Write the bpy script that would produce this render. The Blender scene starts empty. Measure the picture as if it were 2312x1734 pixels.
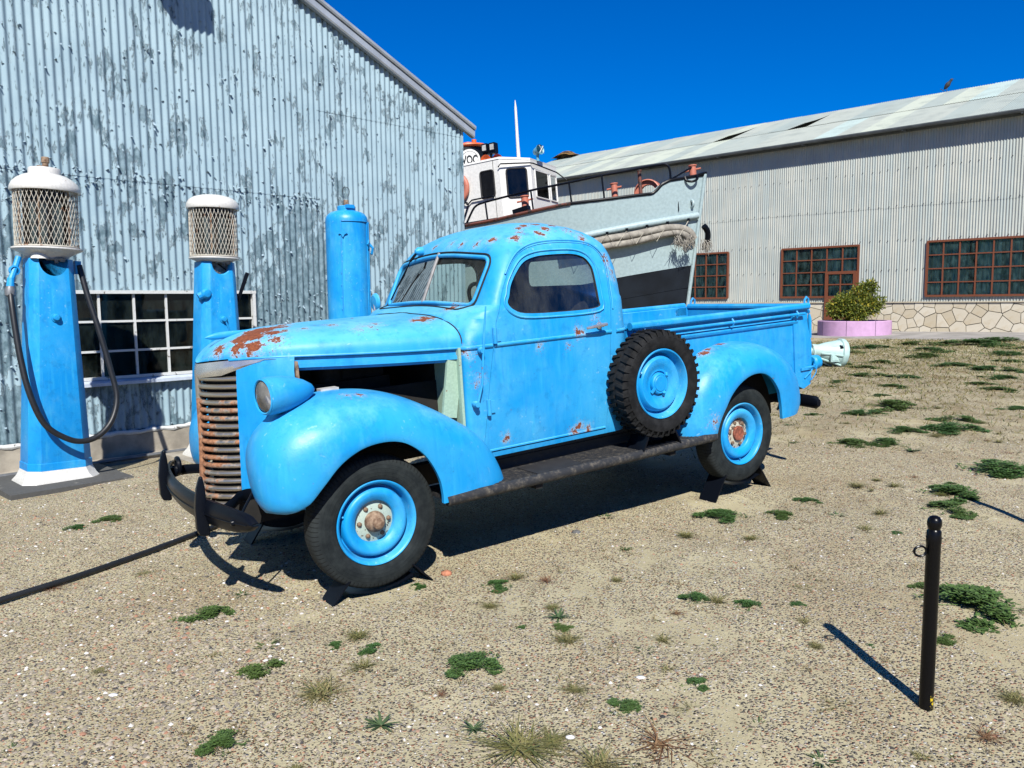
import bpy, bmesh, math, random
import numpy as np
from mathutils import Matrix, Vector
R_ = math.radians
random.seed(7)
rng = np.random.default_rng(7)
sc = bpy.context.scene
col = sc.collection

# ------------------------------------------------------------------ camera
cd = bpy.data.cameras.new('camera'); cam = bpy.data.objects.new('camera', cd); col.objects.link(cam)
cd.sensor_width = 36.0; cd.sensor_fit = 'HORIZONTAL'
cd.lens = 36.0 * 1795.63 / 2312.0
cd.clip_start = 0.05; cd.clip_end = 3000
PITCH, ROLL = -0.10443, -0.009808
_f = Vector((0, math.cos(PITCH), math.sin(PITCH))); _r = Vector((1, 0, 0)); _u = _r.cross(_f)
_r2 = math.cos(ROLL) * _r + math.sin(ROLL) * _u; _u2 = -math.sin(ROLL) * _r + math.cos(ROLL) * _u
M = Matrix(((_r2.x, _u2.x, -_f.x, 0), (_r2.y, _u2.y, -_f.y, 0), (_r2.z, _u2.z, -_f.z, 1.6), (0, 0, 0, 1)))
cam.matrix_world = M
sc.camera = cam

# ------------------------------------------------------------------ sky and sun
SUN_EL = R_(43.6)
LIGHT = Vector((-0.0923 * math.cos(SUN_EL), 0.9957 * math.cos(SUN_EL), -math.sin(SUN_EL))).normalized()
world = bpy.data.worlds.new('World'); sc.world = world; world.use_nodes = True
wn = world.node_tree.nodes; wl = world.node_tree.links
bg = wn['Background']
sky = wn.new('ShaderNodeTexSky'); sky.sky_type = 'NISHITA'; sky.sun_disc = False
sky.sun_elevation = SUN_EL
sky.sun_rotation = math.atan2(-LIGHT.x, -LIGHT.y)
sky.altitude = 0; sky.air_density = 1.0; sky.dust_density = 0.0; sky.ozone_density = 6.0
hs = wn.new('ShaderNodeHueSaturation'); hs.inputs['Saturation'].default_value = 1.7; hs.inputs['Value'].default_value = 1.0
hs.inputs['Hue'].default_value = 0.5
tn = wn.new('ShaderNodeVectorMath'); tn.operation = 'MULTIPLY'; tn.inputs[1].default_value = (1.0, 0.90, 1.34)
wl.new(sky.outputs[0], hs.inputs['Color']); wl.new(hs.outputs[0], tn.inputs[0]); wl.new(tn.outputs[0], bg.inputs[0])
bg.inputs[1].default_value = 0.05
sl = bpy.data.lights.new('sun', 'SUN'); sun = bpy.data.objects.new('sun', sl); col.objects.link(sun)
sl.energy = 5.0; sl.angle = R_(0.5); sl.color = (1.0, 0.965, 0.905)
sun.rotation_euler = LIGHT.to_track_quat('-Z', 'Y').to_euler()
sun.location = (3, -6, 12)
vs = sc.view_settings
vs.view_transform = 'Standard'; vs.look = 'None'; vs.gamma = 1.0; vs.use_curve_mapping = False
vs.exposure = 0.81
sc.cycles.max_bounces = 8; sc.cycles.diffuse_bounces = 2; sc.cycles.transparent_max_bounces = 16

# ------------------------------------------------------------------ helpers
class MB:
    def __init__(s): s.v = []; s.f = []; s.mi = []
    def add(s, vs_, fs, m=0):
        n = len(s.v); s.v += [tuple(p) for p in vs_]
        for q in fs: s.f.append(tuple(n + i for i in q)); s.mi.append(m)
        return s
    def box(s, c, d, M=None, m=0):
        x, y, z = (d[0] / 2, d[1] / 2, d[2] / 2)
        P = [Vector((sx * x, sy * y, sz * z)) for sz in (-1, 1) for sy in (-1, 1) for sx in (-1, 1)]
        if M is not None: P = [M @ p for p in P]
        P = [p + Vector(c) for p in P]
        return s.add(P, [(0, 2, 3, 1), (4, 5, 7, 6), (0, 1, 5, 4), (2, 6, 7, 3), (0, 4, 6, 2), (1, 3, 7, 5)], m)
    def tube(s, path, r, n=8, cap=True, closed=False, m=0, flat=1.0):
        path = [Vector(p) for p in path]; k = len(path); rings = []
        up = None
        for i, p in enumerate(path):
            if closed: t = path[(i + 1) % k] - path[i - 1]
            else: t = path[min(i + 1, k - 1)] - path[max(i - 1, 0)]
            t.normalize()
            if up is None:
                a = Vector((0, 0, 1)) if abs(t.z) < .9 else Vector((0, 1, 0))
                up = (a - t * a.dot(t)).normalized()
            else: up = (up - t * up.dot(t)).normalized()
            b = t.cross(up); rr = r[i] if hasattr(r, '__len__') else r
            rings.append([p + rr * (math.cos(2 * math.pi * j / n) * up + flat * math.sin(2 * math.pi * j / n) * b) for j in range(n)])
        vs_ = [q for g in rings for q in g]; fs = []
        for i in range(k if closed else k - 1):
            a = i * n; b = ((i + 1) % k) * n
            for j in range(n): fs.append((a + j, a + (j + 1) % n, b + (j + 1) % n, b + j))
        if cap and not closed:
            fs.append(tuple(range(n))[::-1]); fs.append(tuple((k - 1) * n + j for j in range(n)))
        return s.add(vs_, fs, m)
    def lathe(s, prof, n=48, axis='z', c=(0, 0, 0), close=False, m=0, a0=0, a1=2 * math.pi):
        # prof: (radius, along-axis)
        full = abs(a1 - a0 - 2 * math.pi) < 1e-6; na = n if full else n + 1
        vs_ = []
        for i in range(na):
            a = a0 + (a1 - a0) * i / n
            for r, h in prof:
                x, y = r * math.cos(a), r * math.sin(a)
                p = {'z': (x, y, h), 'y': (x, h, y), 'x': (h, x, y)}[axis]
                vs_.append((p[0] + c[0], p[1] + c[1], p[2] + c[2]))
        k = len(prof); fs = []
        for i in range(n):
            a = i * k; b = ((i + 1) % na) * k
            for j in range(k - 1 + (1 if close else 0)):
                j2 = (j + 1) % k
                q = (a + j, a + j2, b + j2, b + j)
                fs.append(q if axis != 'y' else q[::-1])
        return s.add(vs_, fs, m)
    def grid(s, P, m=0, closed_u=False):
        P = np.asarray(P, float); nu, nv = P.shape[:2]; fs = []
        for i in range(nu if closed_u else nu - 1):
            for j in range(nv - 1):
                a = i * nv + j; b = ((i + 1) % nu) * nv + j
                fs.append((a, b, b + 1, a + 1))
        return s.add(P.reshape(-1, 3), fs, m)
    def prism(s, out, axis, a, b, m=0):
        # closed outline (u,v) extruded along axis between a and b
        def P(u, v, w): return {'x': (w, u, v), 'y': (u, w, v), 'z': (u, v, w)}[axis]
        n = len(out); vs_ = [P(u, v, a) for u, v in out] + [P(u, v, b) for u, v in out]
        fs = [tuple(range(n))[::-1], tuple(range(n, 2 * n))] + [(i, (i + 1) % n, n + (i + 1) % n, n + i) for i in range(n)]
        return s.add(vs_, fs, m)
    def xf(s, M):
        s.v = [tuple(M @ Vector(p)) for p in s.v]; return s
    def mirror_y(s):
        n = len(s.v); s.v += [(x, -y, z) for x, y, z in s.v]
        s.f += [tuple(n + i for i in q[::-1]) for q in s.f]; s.mi += s.mi; return s
    def mesh(s, name, smooth=35, fix=False):
        me = bpy.data.meshes.new(name); me.from_pydata(s.v, [], s.f)
        if fix:
            bm = bmesh.new(); bm.from_mesh(me); bmesh.ops.remove_doubles(bm, verts=bm.verts, dist=1e-5)
            bmesh.ops.recalc_face_normals(bm, faces=bm.faces); bm.to_mesh(me); bm.free()
        elif any(s.mi): me.polygons.foreach_set('material_index', s.mi)
        finish(me, smooth); return me

def finish(me, smooth):
    if smooth:
        me.polygons.foreach_set('use_smooth', [True] * len(me.polygons))
        try: me.set_sharp_from_angle(angle=R_(smooth))
        except Exception: pass
    me.update()

def link(name, me, mats=None, parent=None, loc=None):
    o = bpy.data.objects.new(name, me); col.objects.link(o)
    if mats is not None:
        for m in (mats if isinstance(mats, (list, tuple)) else [mats]): me.materials.append(m)
    if parent is not None: o.parent = parent
    if loc is not None: o.location = loc
    return o
def part(name, mb, mats, parent, smooth=35, fix=True, loc=None):
    return link(name, mb.mesh(name, smooth, fix), mats, parent, loc)
def empty(name, loc=(0, 0, 0), M=None):
    o = bpy.data.objects.new(name, None); col.objects.link(o); o.empty_display_size = .1
    if M is not None: o.matrix_world = M
    else: o.location = loc
    return o
def tag(o, label=None, cat=None, group=None, kind=None):
    if label: o['label'] = label
    if cat: o['category'] = cat
    if group: o['group'] = group
    if kind: o['kind'] = kind
    return o
def copy_tree(o, parent=None):
    c = o.copy(); col.objects.link(c)
    if parent is not None: c.parent = parent
    for ch in list(o.children): copy_tree(ch, c)
    return c
def modify(o, setup):
    # apply modifiers through the evaluated mesh
    setup(o); dg = bpy.context.evaluated_depsgraph_get(); dg.update()
    me = bpy.data.meshes.new_from_object(o.evaluated_get(dg)); o.modifiers.clear(); o.data = me
    return o
def cut(o, cutter_mb, op='DIFFERENCE'):
    c = link('cutter', cutter_mb.mesh('cutter', 0, True), None, o.parent)
    def st(o):
        m = o.modifiers.new('b', 'BOOLEAN'); m.operation = op; m.object = c; m.solver = 'EXACT'
    modify(o, st); bpy.data.objects.remove(c); return o
def catmull(P, n, closed=False):
    P = np.asarray(P, float); k = len(P)
    if closed: Q = np.vstack([P[-1], P, P[0], P[1]]); segs = k
    else: Q = np.vstack([2 * P[0] - P[1], P, 2 * P[-1] - P[-2]]); segs = k - 1
    t = np.linspace(0, segs, n, endpoint=not closed); out = []
    for u in t:
        i = min(int(u), segs - 1); x = u - i
        a, b, c, d = Q[i], Q[i + 1], Q[i + 2], Q[i + 3]
        out.append(.5 * ((2 * b) + (c - a) * x + (2 * a - 5 * b + 4 * c - d) * x * x + (3 * b - a - 3 * c + d) * x ** 3))
    return np.array(out)
def resample(P, n, closed=False):
    P = catmull(P, 400, closed)
    if closed: P = np.vstack([P, P[:1]])
    d = np.r_[0, np.cumsum(np.linalg.norm(np.diff(P, axis=0), axis=1))]
    t = np.linspace(0, d[-1], n, endpoint=not closed)
    return np.stack([np.interp(t, d, P[:, i]) for i in range(P.shape[1])], 1)
def round_poly(pts, r, k=5):
    out = []; n = len(pts)
    for i in range(n):
        p = Vector(pts[i]); a = Vector(pts[i - 1]); b = Vector(pts[(i + 1) % n])
        rr = r[i] if hasattr(r, '__len__') else r
        da = (a - p); db = (b - p); l = min(rr, da.length * .48, db.length * .48)
        A = p + da.normalized() * l; B = p + db.normalized() * l
        for j in range(k + 1):
            t = j / k; out.append(tuple((1 - t) ** 2 * A + 2 * t * (1 - t) * p + t * t * B))
    return out

# ------------------------------------------------------------------ node helpers
ALB = 0.65      # all surfaces are a little darker than fresh paint; the exposure makes up for it
class NT:
    def __init__(s, name):
        s.m = bpy.data.materials.new(name); s.m.use_nodes = True
        s.nt = s.m.node_tree; s.b = s.nt.nodes['Principled BSDF']; s.out = s.nt.nodes['Material Output']
        s._tc = None
    def n(s, t): return s.nt.nodes.new(t)
    def l(s, a, b): s.nt.links.new(a, b)
    def set(s, sock, v):
        if hasattr(v, 'is_linked') or hasattr(v, 'links'): s.l(v, sock)
        elif isinstance(v, (tuple, list)) and len(v) == 3 and sock.type == 'RGBA': sock.default_value = (*v, 1)
        else: sock.default_value = v
    def obj(s):
        if s._tc is None: s._tc = s.n('ShaderNodeTexCoord')
        return s._tc.outputs['Object']
    def world(s):
        return s.n('ShaderNodeNewGeometry').outputs['Position']
    def scale(s, vec, sx, sy, sz):
        n = s.n('ShaderNodeVectorMath'); n.operation = 'MULTIPLY'; s.l(vec, n.inputs[0]); n.inputs[1].default_value = (sx, sy, sz); return n.outputs[0]
    def noise(s, vec, sc_, det=4, rough=.55, dist=0.0):
        n = s.n('ShaderNodeTexNoise'); s.l(vec, n.inputs['Vector']); n.inputs['Scale'].default_value = sc_
        n.inputs['Detail'].default_value = det; n.inputs['Roughness'].default_value = rough; n.inputs['Distortion'].default_value = dist
        return n.outputs['Fac']
    def voro(s, vec, sc_, feat='F1', out='Distance', rnd=1.0):
        n = s.n('ShaderNodeTexVoronoi'); n.feature = feat; s.l(vec, n.inputs['Vector']); n.inputs['Scale'].default_value = sc_
        n.inputs['Randomness'].default_value = rnd
        return n.outputs[out]
    def math(s, op, a, b=None, clamp=False):
        n = s.n('ShaderNodeMath'); n.operation = op; n.use_clamp = clamp; s.set(n.inputs[0], a)
        if b is not None: s.set(n.inputs[1], b)
        return n.outputs[0]
    def ramp(s, fac, lo, hi, a=0.0, b=1.0):
        n = s.n('ShaderNodeMapRange'); n.interpolation_type = 'SMOOTHSTEP'; s.l(fac, n.inputs[0])
        n.inputs[1].default_value = lo; n.inputs[2].default_value = hi; n.inputs[3].default_value = a; n.inputs[4].default_value = b
        return n.outputs[0]
    def mix(s, fac, a, b):
        n = s.n('ShaderNodeMix'); n.data_type = 'RGBA'; s.set(n.inputs[0], fac); s.set(n.inputs[6], a); s.set(n.inputs[7], b)
        return n.outputs[2]
    def xyz(s, vec):
        n = s.n('ShaderNodeSeparateXYZ'); s.l(vec, n.inputs[0]); return n.outputs
    def dist(s, vec, c):
        n = s.n('ShaderNodeVectorMath'); n.operation = 'DISTANCE'; s.l(vec, n.inputs[0]); n.inputs[1].default_value = c; return n.outputs['Value']
    def bump(s, h, strength=.3, d=.01):
        n = s.n('ShaderNodeBump'); n.inputs['Strength'].default_value = strength; n.inputs['Distance'].default_value = d
        s.l(h, n.inputs['Height']); s.l(n.outputs[0], s.b.inputs['Normal']); return n
    def random(s): return s.n('ShaderNodeObjectInfo').outputs['Random']
    def island(s): return s.n('ShaderNodeNewGeometry').outputs['Random Per Island']
    def fin(s, color=None, rough=None, metal=None, spec=None):
        if color is not None:
            if isinstance(color, (tuple, list)): s.set(s.b.inputs['Base Color'], tuple(q * ALB for q in color))
            else:
                n = s.n('ShaderNodeVectorMath'); n.operation = 'SCALE'; s.l(color, n.inputs[0]); n.inputs['Scale'].default_value = ALB; s.l(n.outputs[0], s.b.inputs['Base Color'])
        if rough is not None: s.set(s.b.inputs['Roughness'], rough)
        if metal is not None: s.set(s.b.inputs['Metallic'], metal)
        if spec is not None: s.b.inputs['Specular IOR Level'].default_value = spec
        return s.m

RUST1, RUST2 = (.16, .045, .022), (.30, .085, .03)
def m_paint(name, base, pale, patches=(), rough=.38, chips=.70, streak=True, fade_top=.6, chipcol=None):
    t = NT(name); o = t.obj()
    n1 = t.noise(o, 3.1, 5); n2 = t.noise(o, 14, 6, .65); n3 = t.noise(o, 60, 4, .6)
    fac = t.ramp(n1, .35, .75)
    g = t.n('ShaderNodeNewGeometry').outputs['Normal']; nz = t.xyz(g)[2]
    fac = t.math('ADD', t.math('MULTIPLY', fac, .45), t.math('MULTIPLY', t.ramp(nz, .35, .95), fade_top), True)
    c = t.mix(fac, base, pale)
    # weathering: fine brushed streaks running down
    st = t.noise(t.scale(o, 26, 26, 2.2), 1.0, 3)
    c = t.mix(t.math('MULTIPLY', t.ramp(st, .50, .78), .45), c, (.05, .50, .84))
    st2 = t.noise(t.scale(o, 34, 34, 3.0), 1.0, 4)
    c = t.mix(t.math('MULTIPLY', t.ramp(st2, .55, .75), .35), c, (.005, .22, .66))
    c = t.mix(t.math('MULTIPLY', t.ramp(n2, .50, .70), .45), c, tuple(q * .66 for q in base))
    c = t.mix(t.math('MULTIPLY', t.ramp(t.noise(o, 1.7, 4, .5), .46, .70), .60), c, (.035, .43, .82))
    chalk = t.math('MULTIPLY', t.ramp(t.noise(t.scale(o, 1, 1, .5), 5.5, 6, .7), .47, .74), .75)
    chalk = t.math('MULTIPLY', chalk, t.ramp(nz, -.2, .8, .35, 1.0)); c = t.mix(chalk, c, (.14, .55, .84))
    # pale scuffs
    sp = t.math('MULTIPLY', t.ramp(t.noise(o, 34, 3, .55), .645, .69), t.ramp(n1, .48, .6))
    c = t.mix(t.math('MULTIPLY', sp, .34), c, (.40, .70, .86))
    dr = t.math('MULTIPLY', t.ramp(t.noise(o, 75, 4, .65), .60, .68), t.ramp(t.noise(o, 6, 4, .6), .50, .62)); c = t.mix(t.math('MULTIPLY', dr, .45), c, tuple(q * .42 + .02 for q in base))
    rmask = t.ramp(t.math('ADD', n2, t.math('MULTIPLY', n3, .35)), chips + .17, chips + .2)
    rst = None
    if patches:
        d = None; ds = None
        for (x, y, z, r) in patches:
            q = t.math('SUBTRACT', t.dist(o, (x, y, z)), r)
            d = q if d is None else t.math('MINIMUM', d, q)
            if streak:
                p2 = t.math('SUBTRACT', t.dist(t.scale(o, 1, 1, .42), (x, y, (z - r * 1.4) * .42)), r * .85)
                ds = p2 if ds is None else t.math('MINIMUM', ds, p2)
        wob = t.math('MULTIPLY', t.math('SUBTRACT', t.noise(o, 15, 7, .66), .5), .17)
        wob = t.math('ADD', wob, t.math('MULTIPLY', t.math('SUBTRACT', n3, .5), .05))
        pm = t.ramp(t.math('ADD', d, wob), .004, -.002)
        halo = t.ramp(t.math('ADD', d, wob), .014, .004)
        if streak:
            sn = t.noise(t.scale(o, 55, 55, 3), 1.0, 2)
            rst = t.math('MULTIPLY', t.ramp(ds, .018, -.012), t.ramp(sn, .47, .66))
            c = t.mix(t.math('MULTIPLY', rst, .85), c, (.52, .33, .17))
        c = t.mix(t.math('MULTIPLY', t.ramp(t.math('ADD', d, wob), .05, .0), .25), c, (.50, .62, .66))
        c = t.mix(t.math('MULTIPLY', halo, .45), c, (.50, .50, .44))
        spk = t.math('MULTIPLY', t.ramp(t.math('ADD', d, wob), .085, .01), t.ramp(t.noise(o, 95, 3, .6), .615, .64)); rmask = t.math('MAXIMUM', t.math('MAXIMUM', rmask, pm), spk)
    rc = t.mix(t.ramp(n3, .35, .65), RUST1, RUST2) if chipcol is None else chipcol
    c = t.mix(rmask, c, rc)
    t.bump(t.math('SUBTRACT', t.math('ADD', t.math('ADD', t.math('MULTIPLY', n2, .5), t.math('MULTIPLY', n1, 2.2)), t.math('MULTIPLY', n3, .25)), t.math('MULTIPLY', rmask, .8)), .30, .005)
    return t.fin(c, t.math('ADD', rough, t.math('ADD', t.math('MULTIPLY', n2, .16), t.math('MULTIPLY', rmask, .45))), 0.0, .32)
def m_plain(name, c, rough=.6, metal=0.0, var=.25, sc_=12, bump=.15, c2=None, spec=.4, fine=70):
    t = NT(name); o = t.obj(); n = t.noise(o, sc_, 5, .6); f = t.noise(o, fine, 3)
    cc = t.mix(t.ramp(n, .3, .7), tuple(q * (1 - var) for q in c), c2 or tuple(min(1, q * (1 + var)) for q in c))
    if bump: t.bump(t.math('ADD', n, t.math('MULTIPLY', f, .5)), bump, .004)
    return t.fin(cc, t.math('ADD', rough - .06, t.math('MULTIPLY', f, .12)), metal, spec)
def m_worn(name, c, under, thr=.62, sc_=9, rough=.5, metal_under=0.0, bump=.3, stretch=(1, 1, 1), soft=.02, spec=.35):
    # paint over something else showing through in flaked patches
    t = NT(name); o = t.scale(t.obj(), *stretch); n = t.noise(o, sc_, 8, .68); f = t.noise(o, sc_ * 7, 3)
    k = t.ramp(n, thr, thr + soft); cc = t.mix(t.ramp(f, .3, .7), tuple(q * .85 for q in c), c)
    uu = t.mix(t.ramp(f, .3, .7), tuple(q * .6 for q in under), under)
    t.bump(t.math('SUBTRACT', t.math('MULTIPLY', f, .3), k), bump, .004)
    return t.fin(t.mix(k, cc, uu), rough, t.math('MULTIPLY', k, metal_under), spec)
def m_glass(name, tint=(.75, .82, .8), refl=1.0, dirt=.1, dirtcol=(.5, .5, .45), ior=1.5, rough=.02):
    t = NT(name); nt = t.nt
    tr = t.n('ShaderNodeBsdfTransparent'); tr.inputs[0].default_value = (*tint, 1)
    gl = t.n('ShaderNodeBsdfGlossy'); gl.inputs['Roughness'].default_value = rough; gl.inputs[0].default_value = (refl, refl, refl, 1)
    fr = t.n('ShaderNodeFresnel'); fr.inputs[0].default_value = ior
    mx = t.n('ShaderNodeMixShader'); t.l(fr.outputs[0], mx.inputs[0]); t.l(tr.outputs[0], mx.inputs[1]); t.l(gl.outputs[0], mx.inputs[2])
    df = t.n('ShaderNodeBsdfDiffuse'); df.inputs[0].default_value = (*dirtcol, 1)
    nz = t.noise(t.scale(t.obj(), 5, 5, 2), 1.5, 5, .7)
    m2 = t.n('ShaderNodeMixShader'); t.l(t.math('MULTIPLY', t.ramp(nz, .3, .8), dirt), m2.inputs[0]); t.l(mx.outputs[0], m2.inputs[1]); t.l(df.outputs[0], m2.inputs[2])
    t.l(m2.outputs[0], t.out.inputs['Surface']); return t.m
# ================================================================== ground
def gz(X, Y):
    X = np.asarray(X, float); Y = np.asarray(Y, float)
    s = np.where(X < 0, .03 * X, np.where(X < 2, .045 * X, .09 + .022 * (X - 2)))
    s = np.where(X < -8, -.24, s); s = np.where(X > 40, .926, s)
    dw = 9.382 - (-.71800 * X + .69604 * Y)                       # the gravel falls away toward the shed wall
    dip = -.15 * np.clip(1 - (dw - .15) / 1.15, 0, 1) * np.clip((-.5 - X) / 1.5, 0, 1) * (dw > -30)
    return .085 + s + .005 * (np.clip(Y, -20, 60) - 4) + dip
def gzf(x, y): return float(gz(x, y))

def m_ground():
    t = NT('dry_gravel_ground'); p = t.world()
    big = t.noise(p, .55, 5, .6); med = t.noise(p, 2.3, 6, .65); fine = t.noise(p, 45, 5, .7)
    grit = t.noise(p, 190, 3, .7)
    sand = t.mix(t.ramp(med, .3, .7), (.47, .415, .255), (.575, .515, .325))
    sand = t.mix(t.math('MULTIPLY', t.ramp(fine, .45, .8), .5), sand, (.33, .265, .155))
    brown = t.noise(p, .9, 5, .6); sand = t.mix(t.math('MULTIPLY', t.ramp(brown, .48, .68), .5), sand, (.36, .28, .155))
    # pebbles: cell colours, two sizes, gathered where the gravel is dense
    x = t.xyz(p); dens = t.math('ADD', t.ramp(t.noise(p, 1.1, 5, .6), .32, .52), t.ramp(x[0], -.4, -2.2), True)
    out = sand; hh = t.math('MULTIPLY', fine, .25)
    for sc_, thr, k in ((60, .38, .97), (100, .42, .9), (42, .30, .95)):
        d = t.voro(p, sc_); cc = t.voro(p, sc_, out='Color'); hsv = t.xyz(cc)
        stone = t.mix(t.ramp(hsv[0], 0, 1), (.20, .17, .13), (.60, .52, .38))
        stone = t.mix(t.ramp(hsv[1], .72, .76), stone, (.52, .27, .17))
        stone = t.mix(t.ramp(hsv[1], .16, .12), stone, (.09, .085, .08))
        stone = t.mix(t.ramp(hsv[2], .88, .9), stone, (.80, .78, .72))
        on = t.math('MULTIPLY', t.ramp(d, thr, thr - .07), t.ramp(t.math('ADD', hsv[2], dens), .95, 1.0))
        out = t.mix(t.math('MULTIPLY', on, k), out, stone)
        hh = t.math('ADD', hh, t.math('MULTIPLY', on, t.ramp(d, thr, 0.0)))
    # dry straw litter and greenish moss, more of it toward the far lawn
    far = t.ramp(x[1], 5.5, 15.0); right = t.ramp(x[0], .5, 4.0)
    straw = t.noise(t.scale(p, 1, .45, 1), 5.0, 7, .75)
    sm = t.math('MULTIPLY', t.ramp(straw, .5, .62), t.math('ADD', t.math('MULTIPLY', far, .75), t.math('MULTIPLY', right, .3), True))
    out = t.mix(sm, out, t.mix(t.ramp(fine, .35, .65), (.24, .17, .085), (.42, .33, .17)))
    gm = t.math('MULTIPLY', t.ramp(t.noise(p, 1.7, 7, .7), .55, .66), t.math('MULTIPLY', far, .8))
    out = t.mix(gm, out, t.mix(t.ramp(fine, .4, .6), (.05, .085, .025), (.13, .16, .05)))
    t.bump(t.math('ADD', t.math('ADD', hh, t.math('MULTIPLY', med, .6)), t.math('MULTIPLY', grit, .15)), 1.0, .016)
    return t.fin(out, .92, 0.0, .2)
M_GROUND = m_ground()
def ground():
    xs = np.r_[np.linspace(-600, -12, 14), np.linspace(-8, 9, 120), np.linspace(10, 40, 30), np.linspace(60, 600, 10)]
    ys = np.r_[np.linspace(-300, -3, 8), np.linspace(-1, 11, 110), np.linspace(12, 40, 36), np.linspace(60, 900, 10)]
    X, Y = np.meshgrid(xs, ys, indexing='ij'); Z = gz(X, Y)
    # small undulation near the camera
    w = np.exp(-((Y - 5) / 9) ** 2) * np.exp(-(X / 9) ** 2)
    Z = Z + w * (.010 * np.sin(X * 3.1 + 1.3 * np.sin(Y * 1.7)) * np.sin(Y * 2.6 + X) + .005 * np.sin(X * 9 + Y * 4) * np.sin(Y * 7.7 - X * 3))
    mb = MB().grid(np.stack([X, Y, Z], -1))
    o = link('ground', mb.mesh('ground', 180), M_GROUND); o['kind'] = 'structure'
ground()

# frames of the two buildings (local x along the wall, y into the wall, z up)
AL = 0.769872
dL = Vector((math.sin(AL), math.cos(AL), 0)); nL = Vector((-math.cos(AL), math.sin(AL), 0)); PL = Vector((-.77, 11.46, 0))
dR = Vector((math.cos(AL), -math.sin(AL), 0)); nR = Vector((math.sin(AL), math.cos(AL), 0)); PR = Vector((11.951, 25.0, 0))
def frame(P, x, y): return Matrix(((x.x, y.x, 0, P.x), (x.y, y.y, 0, P.y), (0, 0, 1, P.z), (0, 0, 0, 1)))
ML = frame(Vector((PL.x * 1.1, PL.y * 1.1, -.16)), dL, nL) @ Matrix.Scale(1.1, 4); MR = frame(PR, dR, nR)

def corr_sheet(s0, s1, z0, z1, pitch=.0762, amp=.0115, off=0.0, seg=8, top=None, rows=1, slope=None):
    """corrugated sheet between s0..s1; z1 may be a function of s (gable); slope: (dy,dz) per unit for roofs"""
    n = max(2, int(round((s1 - s0) / pitch * seg))); ss = np.linspace(s0, s1, n + 1); P = np.zeros((n + 1, rows + 1, 3))
    for i, s in enumerate(ss):
        zt = top(s) if top else z1
        y = -amp * math.cos(2 * math.pi * s / pitch) + off
        for j in range(rows + 1):
            z = z0 + (zt - z0) * j / rows
            P[i, j] = (s, y, z)
    return MB().grid(P)

# ================================================================== left shed with flaking paint
def m_flaking():
    t = NT('flaking_blue_grey_paint'); o = t.obj(); x = t.xyz(o)
    sv = t.scale(o, 1, 1, .45)
    big = t.noise(o, .8, 4, .6); n = t.noise(sv, 5.5, 9, .7); n2 = t.noise(t.scale(o, 1, 1, .6), 19, 7, .7); f = t.noise(o, 90, 3)
    low = t.ramp(x[2], 2.9, 2.75, 0, .04)                       # the lower course is older
    band = t.math('MULTIPLY', t.ramp(t.dist(t.scale(o, 1, 0, .75), (-2.55, 0, 1.15)), 1.1, .25), .145)
    band2 = t.math('MULTIPLY', t.ramp(t.dist(t.scale(o, 1, 0, .5), (-5.6, 0, .6)), .95, .2), .12)
    v = t.math('ADD', t.math('ADD', n, t.math('MULTIPLY', t.math('SUBTRACT', big, .5), .30)), t.math('ADD', t.math('ADD', low, band), band2))
    v2 = t.math('ADD', n2, t.math('MULTIPLY', t.math('SUBTRACT', n, .5), .5))
    chip = t.math('ADD', t.noise(t.scale(o, 46, 1, 9), 1.0, 5, .62), t.math('MULTIPLY', t.math('SUBTRACT', t.noise(t.scale(o, 1.6, 1, .9), 1.0, 3), .5), .55))
    v2 = t.math('MAXIMUM', t.math('SUBTRACT', v2, .02), t.math('SUBTRACT', chip, .0))
    bare = t.math('MAXIMUM', t.ramp(v, .580, .586), t.ramp(v2, .664, .671))
    edge = t.math('SUBTRACT', t.math('MAXIMUM', t.ramp(v, .570, .577), t.ramp(v2, .654, .662)), bare, True)
    paint = t.mix(t.ramp(t.noise(o, 2.2, 5), .3, .7), (.31, .445, .515), (.375, .52, .585))
    paint = t.mix(t.math('MULTIPLY', t.ramp(f, .6, .8), .25), paint, (.27, .37, .43))
    zinc = t.mix(t.ramp(n2, .35, .65), (.10, .170, .205), (.24, .35, .405))
    c = t.mix(edge, t.mix(bare, paint, zinc), (.50, .62, .68))
    t.bump(t.math('SUBTRACT', t.math('ADD', t.math('MULTIPLY', edge, .9), t.math('MULTIPLY', n2, .25)), t.math('MULTIPLY', bare, .9)), .8, .008)
    return t.fin(c, t.math('SUBTRACT', .62, t.math('MULTIPLY', bare, .12)), t.math('MULTIPLY', bare, .08), .3)
M_FLAKE = m_flaking()
M_FRAMEW = m_worn('flaking_white_frame_paint', (.78, .80, .78), (.25, .22, .18), .60, 14)
M_CONC = m_plain('weathered_concrete', (.40, .36, .29), .9, 0, .3, 4, .4, fine=40)
M_CONC2 = m_plain('worn_pavement_concrete', (.36, .34, .31), .92, 0, .22, 1.6, .3, fine=60)
M_PANE = m_glass('dusty_dark_pane', (.22, .28, .27), .7, .30, (.045, .065, .06), 1.45, .03)
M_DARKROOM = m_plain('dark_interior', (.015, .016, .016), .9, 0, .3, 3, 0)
M_GALV = m_plain('galvanised_flashing', (.50, .55, .60), .45, .35, .12, 5, .1)
M_PIPE = m_plain('grey_conduit', (.20, .21, .22), .5, .3, .2, 8, .1)

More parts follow.
